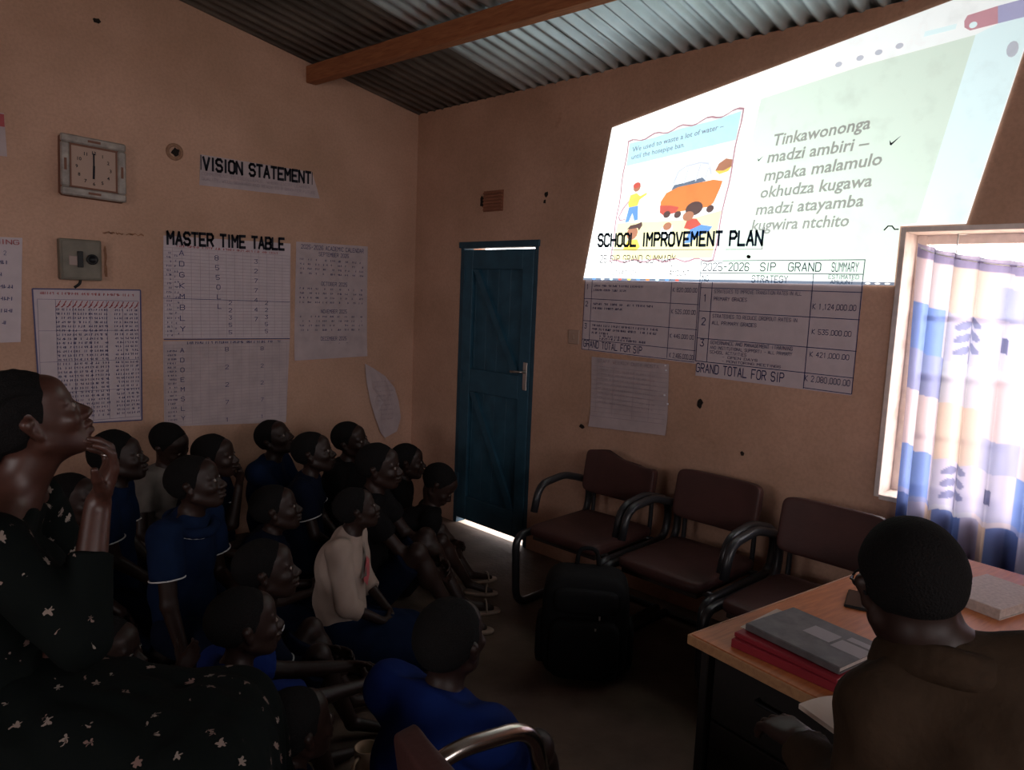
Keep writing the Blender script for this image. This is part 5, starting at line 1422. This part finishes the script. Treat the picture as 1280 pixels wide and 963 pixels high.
# back row against the gable wall
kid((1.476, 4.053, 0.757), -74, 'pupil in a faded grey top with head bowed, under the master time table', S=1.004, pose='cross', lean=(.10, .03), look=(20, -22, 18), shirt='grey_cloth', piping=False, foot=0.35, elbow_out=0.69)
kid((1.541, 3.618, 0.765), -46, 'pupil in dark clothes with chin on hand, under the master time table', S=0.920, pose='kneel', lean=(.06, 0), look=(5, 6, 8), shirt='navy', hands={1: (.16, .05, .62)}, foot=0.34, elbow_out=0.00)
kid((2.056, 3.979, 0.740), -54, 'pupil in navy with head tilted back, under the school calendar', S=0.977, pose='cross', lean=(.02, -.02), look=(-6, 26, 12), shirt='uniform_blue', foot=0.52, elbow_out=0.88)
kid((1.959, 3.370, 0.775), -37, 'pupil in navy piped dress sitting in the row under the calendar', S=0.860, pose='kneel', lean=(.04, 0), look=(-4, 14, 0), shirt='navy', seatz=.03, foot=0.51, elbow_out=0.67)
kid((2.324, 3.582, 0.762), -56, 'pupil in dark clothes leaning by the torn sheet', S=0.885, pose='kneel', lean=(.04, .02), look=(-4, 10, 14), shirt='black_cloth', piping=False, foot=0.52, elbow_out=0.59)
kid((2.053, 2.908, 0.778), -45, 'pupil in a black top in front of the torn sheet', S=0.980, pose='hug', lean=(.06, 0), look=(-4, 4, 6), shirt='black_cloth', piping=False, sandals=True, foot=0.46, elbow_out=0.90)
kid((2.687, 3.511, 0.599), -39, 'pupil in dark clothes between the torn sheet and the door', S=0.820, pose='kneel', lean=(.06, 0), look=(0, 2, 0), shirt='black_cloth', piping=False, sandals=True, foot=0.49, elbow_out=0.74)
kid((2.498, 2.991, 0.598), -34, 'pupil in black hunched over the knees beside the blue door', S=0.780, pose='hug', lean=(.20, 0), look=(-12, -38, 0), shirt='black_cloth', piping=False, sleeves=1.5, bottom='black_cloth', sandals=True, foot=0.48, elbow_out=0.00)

# print on the girl's white top
pm = MB()
def gp(y_, z_, out=.021):            # a point on the chest front of the girl
    c = g['chest']; a = y_ / .135
    k = 1.0 if z_ < .02 else 1.0 - .25*(z_ - .02)/.09
    return (c[0] + .101*k*math.cos(a) + out, c[1] + .128*k*math.sin(a), c[2] + z_)
for nm_, m_, poly in (('diagonal_print', 'grey_cloth', [(.02, .10), (.06, .11), (-.03, -.02), (-.08, -.02)]), ('heart_print', 'ink_red', [(-.04, .03), (.0, .06), (.035, .03), (.02, -.03), (-.02, -.07), (-.06, -.03)])):
    q = MB(); q.add([gp(*p) for p in poly], [tuple(range(len(poly)))]); q.build(nm_, m_, g_root)

# ---------------------------------------------------------------- the two grown-ups
def rel3(o, d): return V3(*o) - V3(*d)
class Adult:
    def __init__(self, base, label, hair='crop'):
        self.root = empty('person', (base[0], base[1], 0)); tag(self.root, label, 'person'); self.b = V3(base[0], base[1], 0)
    def p(self, q): return V3(*q) - self.b
    def body(self, J, Rm, S, hs, skin, vox, hands, yaw):
        F = Field(vox); P = {k: self.p(v) for k, v in J.items()}
        Rb = rotm(yaw)
        F.ell(P['pelvis'], V3(.115, .165, .115)*S, Rb, .04); F.cap(P['pelvis'], P['belly'], .112*S, .108*S, .05); F.cap(P['belly'], P['chest'], .108*S, .112*S, .05)
        F.ell(P['chest'], V3(.108, .150, .14)*S, Rb, .05); F.cap(P['chest'], P['neck'], .085*S, .055*S, .05)
        for s_ in 'LR':
            F.cap(P['neck'] + V3(0, 0, -.01), P['sh' + s_], .045*S, .052*S, .04); F.cap(P['sh' + s_], P['el' + s_], .050*S, .038*S, .02); F.cap(P['el' + s_], P['wr' + s_], .040*S, .026*S, .012)
            F.cap(P['hip' + s_], P['kn' + s_], .085*S, .058*S, .03); F.cap(P['kn' + s_], P['an' + s_], .055*S, .034*S, .014)
            F.cap(P['an' + s_] + V3(0, 0, -.01), P['to' + s_], .036*S, .026*S, .012)
            d, pn, curl, spread = hands[s_]; add_hand(F, P['wr' + s_], V3(*d), V3(*pn), 1 if s_ == 'L' else -1, S, curl, spread)
        F.cap(P['neck'] + V3(0, 0, -.03), P['head'] + Rm @ V3(-.026, 0, -.06)*hs, .056*S, .054*S, .025)
        add_head(F, P['head'], Rm, hs)
        return F.build('body', skin, self.root), P

# floral cloth: black green ground, scattered small pale blossoms
fm_ = mat('dark_floral_print', (0.0025, 0.004, 0.0036), rough=.85, spec=.1)
nt = fm_.node_tree; b_ = nt.nodes['Principled BSDF']; L_ = nt.links.new
tc = nt.nodes.new('ShaderNodeTexCoord'); ns = nt.nodes.new('ShaderNodeTexNoise'); ns.inputs['Scale'].default_value = 55
mxv = nt.nodes.new('ShaderNodeMixRGB'); mxv.inputs[0].default_value = .018
L_(tc.outputs['Object'], mxv.inputs[1]); L_(tc.outputs['Object'], ns.inputs['Vector']); L_(ns.outputs['Color'], mxv.inputs[2])
vo = nt.nodes.new('ShaderNodeTexVoronoi'); vo.inputs['Scale'].default_value = 22
L_(mxv.outputs[0], vo.inputs['Vector'])
lt = nt.nodes.new('ShaderNodeMath'); lt.operation = 'LESS_THAN'; L_(vo.outputs['Distance'], lt.inputs[0])
dv_ = nt.nodes.new('ShaderNodeVectorMath'); dv_.operation = 'SUBTRACT'; L_(mxv.outputs[0], dv_.inputs[0]); L_(vo.outputs['Position'], dv_.inputs[1])
sx_ = nt.nodes.new('ShaderNodeSeparateXYZ'); L_(dv_.outputs[0], sx_.inputs[0])
def mth(op, a, b):
    n_ = nt.nodes.new('ShaderNodeMath'); n_.operation = op
    for i_, q_ in enumerate((a, b)):
        if q_ is None: continue
        if isinstance(q_, (int, float)): n_.inputs[i_].default_value = q_
        else: L_(q_, n_.inputs[i_])
    return n_.outputs[0]
th_ = mth('ARCTAN2', mth('ADD', sx_.outputs[2], sx_.outputs[1]), sx_.outputs[0])
L_(mth('ADD', mth('MULTIPLY', mth('COSINE', mth('MULTIPLY', th_, 5.0), None), .055), .185), lt.inputs[1])   # five petals
sp = nt.nodes.new('ShaderNodeSeparateColor'); L_(vo.outputs['Color'], sp.inputs[0])
gt = nt.nodes.new('ShaderNodeMath'); gt.operation = 'GREATER_THAN'; gt.inputs[1].default_value = .22; L_(sp.outputs[0], gt.inputs[0])
an_ = nt.nodes.new('ShaderNodeMath'); an_.operation = 'MULTIPLY'; L_(lt.outputs[0], an_.inputs[0]); L_(gt.outputs[0], an_.inputs[1])
cr_ = nt.nodes.new('ShaderNodeMixRGB'); L_(sp.outputs[1], cr_.inputs[0]); cr_.inputs[1].default_value = (.17, .10, .085, 1); cr_.inputs[2].default_value = (.24, .20, .17, 1)
mf = nt.nodes.new('ShaderNodeMixRGB'); L_(an_.outputs[0], mf.inputs[0]); mf.inputs[1].default_value = (0.0025, 0.004, 0.0036, 1); L_(cr_.outputs[0], mf.inputs[2])
L_(mf.outputs[0], b_.inputs['Base Color'])
M['floral'] = fm_

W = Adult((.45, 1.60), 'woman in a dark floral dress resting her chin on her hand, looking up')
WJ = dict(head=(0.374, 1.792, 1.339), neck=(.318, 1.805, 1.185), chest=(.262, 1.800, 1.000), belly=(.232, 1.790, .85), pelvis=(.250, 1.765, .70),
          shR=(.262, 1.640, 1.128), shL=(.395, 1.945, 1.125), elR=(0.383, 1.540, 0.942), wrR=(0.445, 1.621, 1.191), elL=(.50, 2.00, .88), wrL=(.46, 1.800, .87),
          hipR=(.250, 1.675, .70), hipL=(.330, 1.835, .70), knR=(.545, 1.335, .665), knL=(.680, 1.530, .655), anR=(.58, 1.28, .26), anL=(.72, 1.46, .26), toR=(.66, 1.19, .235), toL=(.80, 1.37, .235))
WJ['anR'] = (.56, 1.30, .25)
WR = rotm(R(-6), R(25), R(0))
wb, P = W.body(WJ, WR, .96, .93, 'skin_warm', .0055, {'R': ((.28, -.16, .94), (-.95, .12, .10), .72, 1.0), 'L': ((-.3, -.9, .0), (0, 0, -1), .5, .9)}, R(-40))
G = Field(.0065)
nbw = (P['neck'] + V3(.015, 0, -.012), unit(V3(.45, -.1, .88)))
G.ell(P['pelvis'], V3(.135, .19, .135), rotm(R(-40)), .05); G.cap(P['pelvis'], P['belly'], .128, .120, .05); G.cap(P['belly'], P['chest'], .118, .122, .05)
G.ell(P['chest'] + V3(.01, 0, 0), V3(.118, .158, .14), rotm(R(-25)), .05, nbw)
G.cap(P['chest'] + V3(.075, -.055, -.01), P['chest'] + V3(.085, -.060, -.05), .062, .060, .04); G.cap(P['chest'] + V3(.115, .035, -.01), P['chest'] + V3(.12, .035, -.05), .062, .060, .04)
for s_ in 'LR':
    G.cap(P['neck'] + V3(0, 0, -.03), P['sh' + s_], .055, .064, .04, nbw); G.cap(P['sh' + s_], P['el' + s_], .066, .054, .02)
    e_ = P['el' + s_] + (P['wr' + s_] - P['el' + s_])*.62; ax_ = unit(P['wr' + s_] - P['el' + s_]); G.cap(P['el' + s_], e_ + ax_*.03, .052, .041, .012, (e_, ax_))
G.build('dress_bodice', 'floral', W.root, .0028, 2)
G = Field(.008)
for s_ in 'LR':
    G.cap(P['hip' + s_], P['kn' + s_], .122, .098, .10); e_ = P['an' + s_] + V3(0, 0, .10); G.cap(P['kn' + s_], e_ + V3(0, 0, -.05), .096, .120, .08, (e_, V3(0, 0, -1)))
mk = (P['knL'] + P['knR'])/2; mh = (P['hipL'] + P['hipR'])/2; ma = (P['anL'] + P['anR'])/2
G.cap(mh, mk, .115, .085, .08); G.cap(mk, ma + V3(0, 0, .05), .10, .14, .08, (ma + V3(0, 0, .10), V3(0, 0, -1)))
G.ell(P['pelvis'] + V3(0, 0, -.02), V3(.16, .21, .12), rotm(R(-40)), .08)
G.build('dress_skirt', 'floral', W.root, .005, 4)
add_hair(W.root, P['head'], WR, .93, 'braids'); add_eyes(W.root, P['head'], WR, .93)
bun = Field(.006); hw_ = lambda x, y, z: P['head'] + WR @ V3(x, y, z)*.93
bun.ell(hw_(-.085, 0, .085), V3(.045, .05, .04), WR, .01); bun.build('hair_bun', 'hair', W.root, .003, 2)
rg = P['wrR'] + unit(V3(.28, -.16, .94))*.105 + V3(-.005, .0, 0)
trim_ring('finger_ring', rg + V3(-.004, .012, 0), V3(.1, -.1, 1), .0125, .0022, 'steel', W.root)

# wooden stools under the two sitters
M['stool_wood'] = wood('old_stool_wood', (.16, .075, .035), (.10, .045, .022), rough=.7)
def stool(name, label, c, rz, w_, h_):
    s_ = empty(name, (c[0], c[1], 0), rz); tag(s_, label, 'stool')
    m_ = MB(); m_.box((-w_/2, -w_/2, h_ - .035), (w_/2, w_/2, h_), bevel=.006); m_.build('seat', 'stool_wood', s_)
    for x in (-1, 1):
        for y in (-1, 1):
            m_ = MB(); m_.box((x*(w_/2 - .045) - .02, y*(w_/2 - .045) - .02, 0), (x*(w_/2 - .045) + .02, y*(w_/2 - .045) + .02, h_ - .0352), bevel=.004); m_.build('leg', 'stool_wood', s_)
    for x in (-1, 1):
        m_ = MB(); m_.box((x*(w_/2 - .045) - .012, -w_/2 + .066, .15), (x*(w_/2 - .045) + .012, w_/2 - .066, .18)); m_.build('stretcher', 'stool_wood', s_)
stool('wooden_stool', 'plain wooden stool under the woman in the floral dress', (.250, 1.765), R(-40), .34, .562)
stool('wooden_stool', 'plain wooden stool under the sitter at the desk', (1.085, .150), R(10), .34, .402)

T = Adult((1.15, .20), 'person in a brown jacket and glasses seated at the desk, back turned')
TJ = dict(head=(1.291, 0.331, 1.193), neck=(1.295, 0.281, 1.099), chest=(1.277, 0.209, 0.912), belly=(1.165, .150, .72), pelvis=(1.105, .130, .525),
          shL=(1.195, 0.327, 1.025), shR=(1.370, 0.133, 1.092), elL=(1.176, 0.336, 0.808), wrL=(1.323, 0.493, 0.829), elR=(1.52, -.06, .90), wrR=(1.72, .08, .83),
          hipL=(1.10, .225, .525), hipR=(1.14, .04, .525), knL=(1.43, .470, .545), knR=(1.53, -.03, .545), anL=(1.45, .48, .11), anR=(1.55, -.03, .11), toL=(1.57, .55, .04), toR=(1.69, -.03, .04))
TR = rotm(R(36), R(-14), R(-6))
tb, P = T.body(TJ, TR, 1.0, .95, 'skin', .0055, {'L': (V3(*(1.413, 0.612, 0.802)) - V3(*(1.323, 0.493, 0.829)), (.2, .1, -.97), .40, .95), 'R': ((1, .2, -.1), (0, 0, -1), .4, .9)}, R(15))
G = Field(.0065)
nbt = (P['neck'] + V3(.005, 0, .015), unit(V3(.30, .15, .94)))
G.cap(P['pelvis'], P['belly'], .150, .145, .05); G.cap(P['belly'], P['chest'], .140, .140, .05); G.ell(P['chest'], V3(.128, .160, .16), rotm(R(30)), .05)
G.cap(P['chest'] + V3(0, 0, .08), P['neck'], .10, .068, .05, nbt)
for s_ in 'LR':
    G.cap(P['neck'] + V3(-.005, 0, -.02), P['sh' + s_], .054, .066, .05); G.cap(P['sh' + s_], P['el' + s_], .064, .056, .02)
    e_ = P['el' + s_] + (P['wr' + s_] - P['el' + s_])*.93; ax_ = unit(P['wr' + s_] - P['el' + s_]); G.cap(P['el' + s_], e_ + ax_*.03, .055, .042, .012, (e_, ax_))
G.build('jacket', 'brown_jacket', T.root, .0045, 6)
C = Field(.006); cc = P['neck'] + V3(-.002, 0, .000); nx_ = unit(V3(.30, .15, .94)); u_ = unit(np.cross(V3(0, 1, 0), nx_)); v_ = np.cross(nx_, u_)
ring = [cc + u_*.074*math.cos(a) + v_*.078*math.sin(a) + nx_*.004*math.cos(2*a) for a in np.linspace(.5, 2*math.pi - .5, 22)]
for p, q in zip(ring[:-1], ring[1:]): C.cap(p, q, .016, None, .008); C.cap(p - nx_*.022, q - nx_*.022, .021, None, .01)
C.build('collar', 'brown_jacket', T.root, .0015, 3)
B = Field(.008)
B.ell(P['pelvis'], V3(.135, .18, .12), rotm(R(15)), .05)
for s_ in 'LR':
    B.cap(P['hip' + s_], P['kn' + s_], .100, .076, .04); e_ = P['an' + s_] + V3(0, 0, .03); B.cap(P['kn' + s_], e_, .072, .062, .02)
B.build('trousers', 'beige', T.root, .003, 2)
add_hair(T.root, P['head'], TR, .95, 'crop'); add_eyes(T.root, P['head'], TR, .95)
hw_ = lambda x, y, z: tuple(P['head'] + TR @ V3(x, y, z)*.95)
gl_ = MB()
for sg in (-1, 1):
    gl_.tube([hw_(.112, sg*.034 + .026*math.cos(a), .004 + .020*math.sin(a)) for a in np.linspace(0, 2*math.pi, 17)], .0022, 6, cap=False)
    gl_.tube([hw_(.110, sg*.060, .010), hw_(.060, sg*.078, .012), hw_(-.012, sg*.084, .014), hw_(-.032, sg*.082, -.004)], .002, 6)
gl_.tube([hw_(.113, -.008, .008), hw_(.115, 0, .011), hw_(.113, .008, .008)], .002, 6)
gl_.build('glasses', 'black_plastic', T.root)

# plastic mug on the floor beside the boy in bright blue
mg = empty('plastic_mug', (*(1.335, 1.941), 0), R(200)); tag(mg, 'small cream plastic mug on the floor left of the boy in bright blue', 'mug')
mm = mat('cream_plastic', (.42, .29, .19), rough=.5)
m_ = MB(); m_.lathe([(0, 0), (.036, 0), (.042, .095), (.038, .095), (.033, .006), (0, .006)], 22); m_.build('mug_wall', mm, mg, True)
m_ = MB(); m_.tube(rounded([(.037, 0, .02), (.075, 0, .025), (.075, 0, .075), (.041, 0, .08)], .02), .006, 8); m_.build('mug_handle', mm, mg, True)
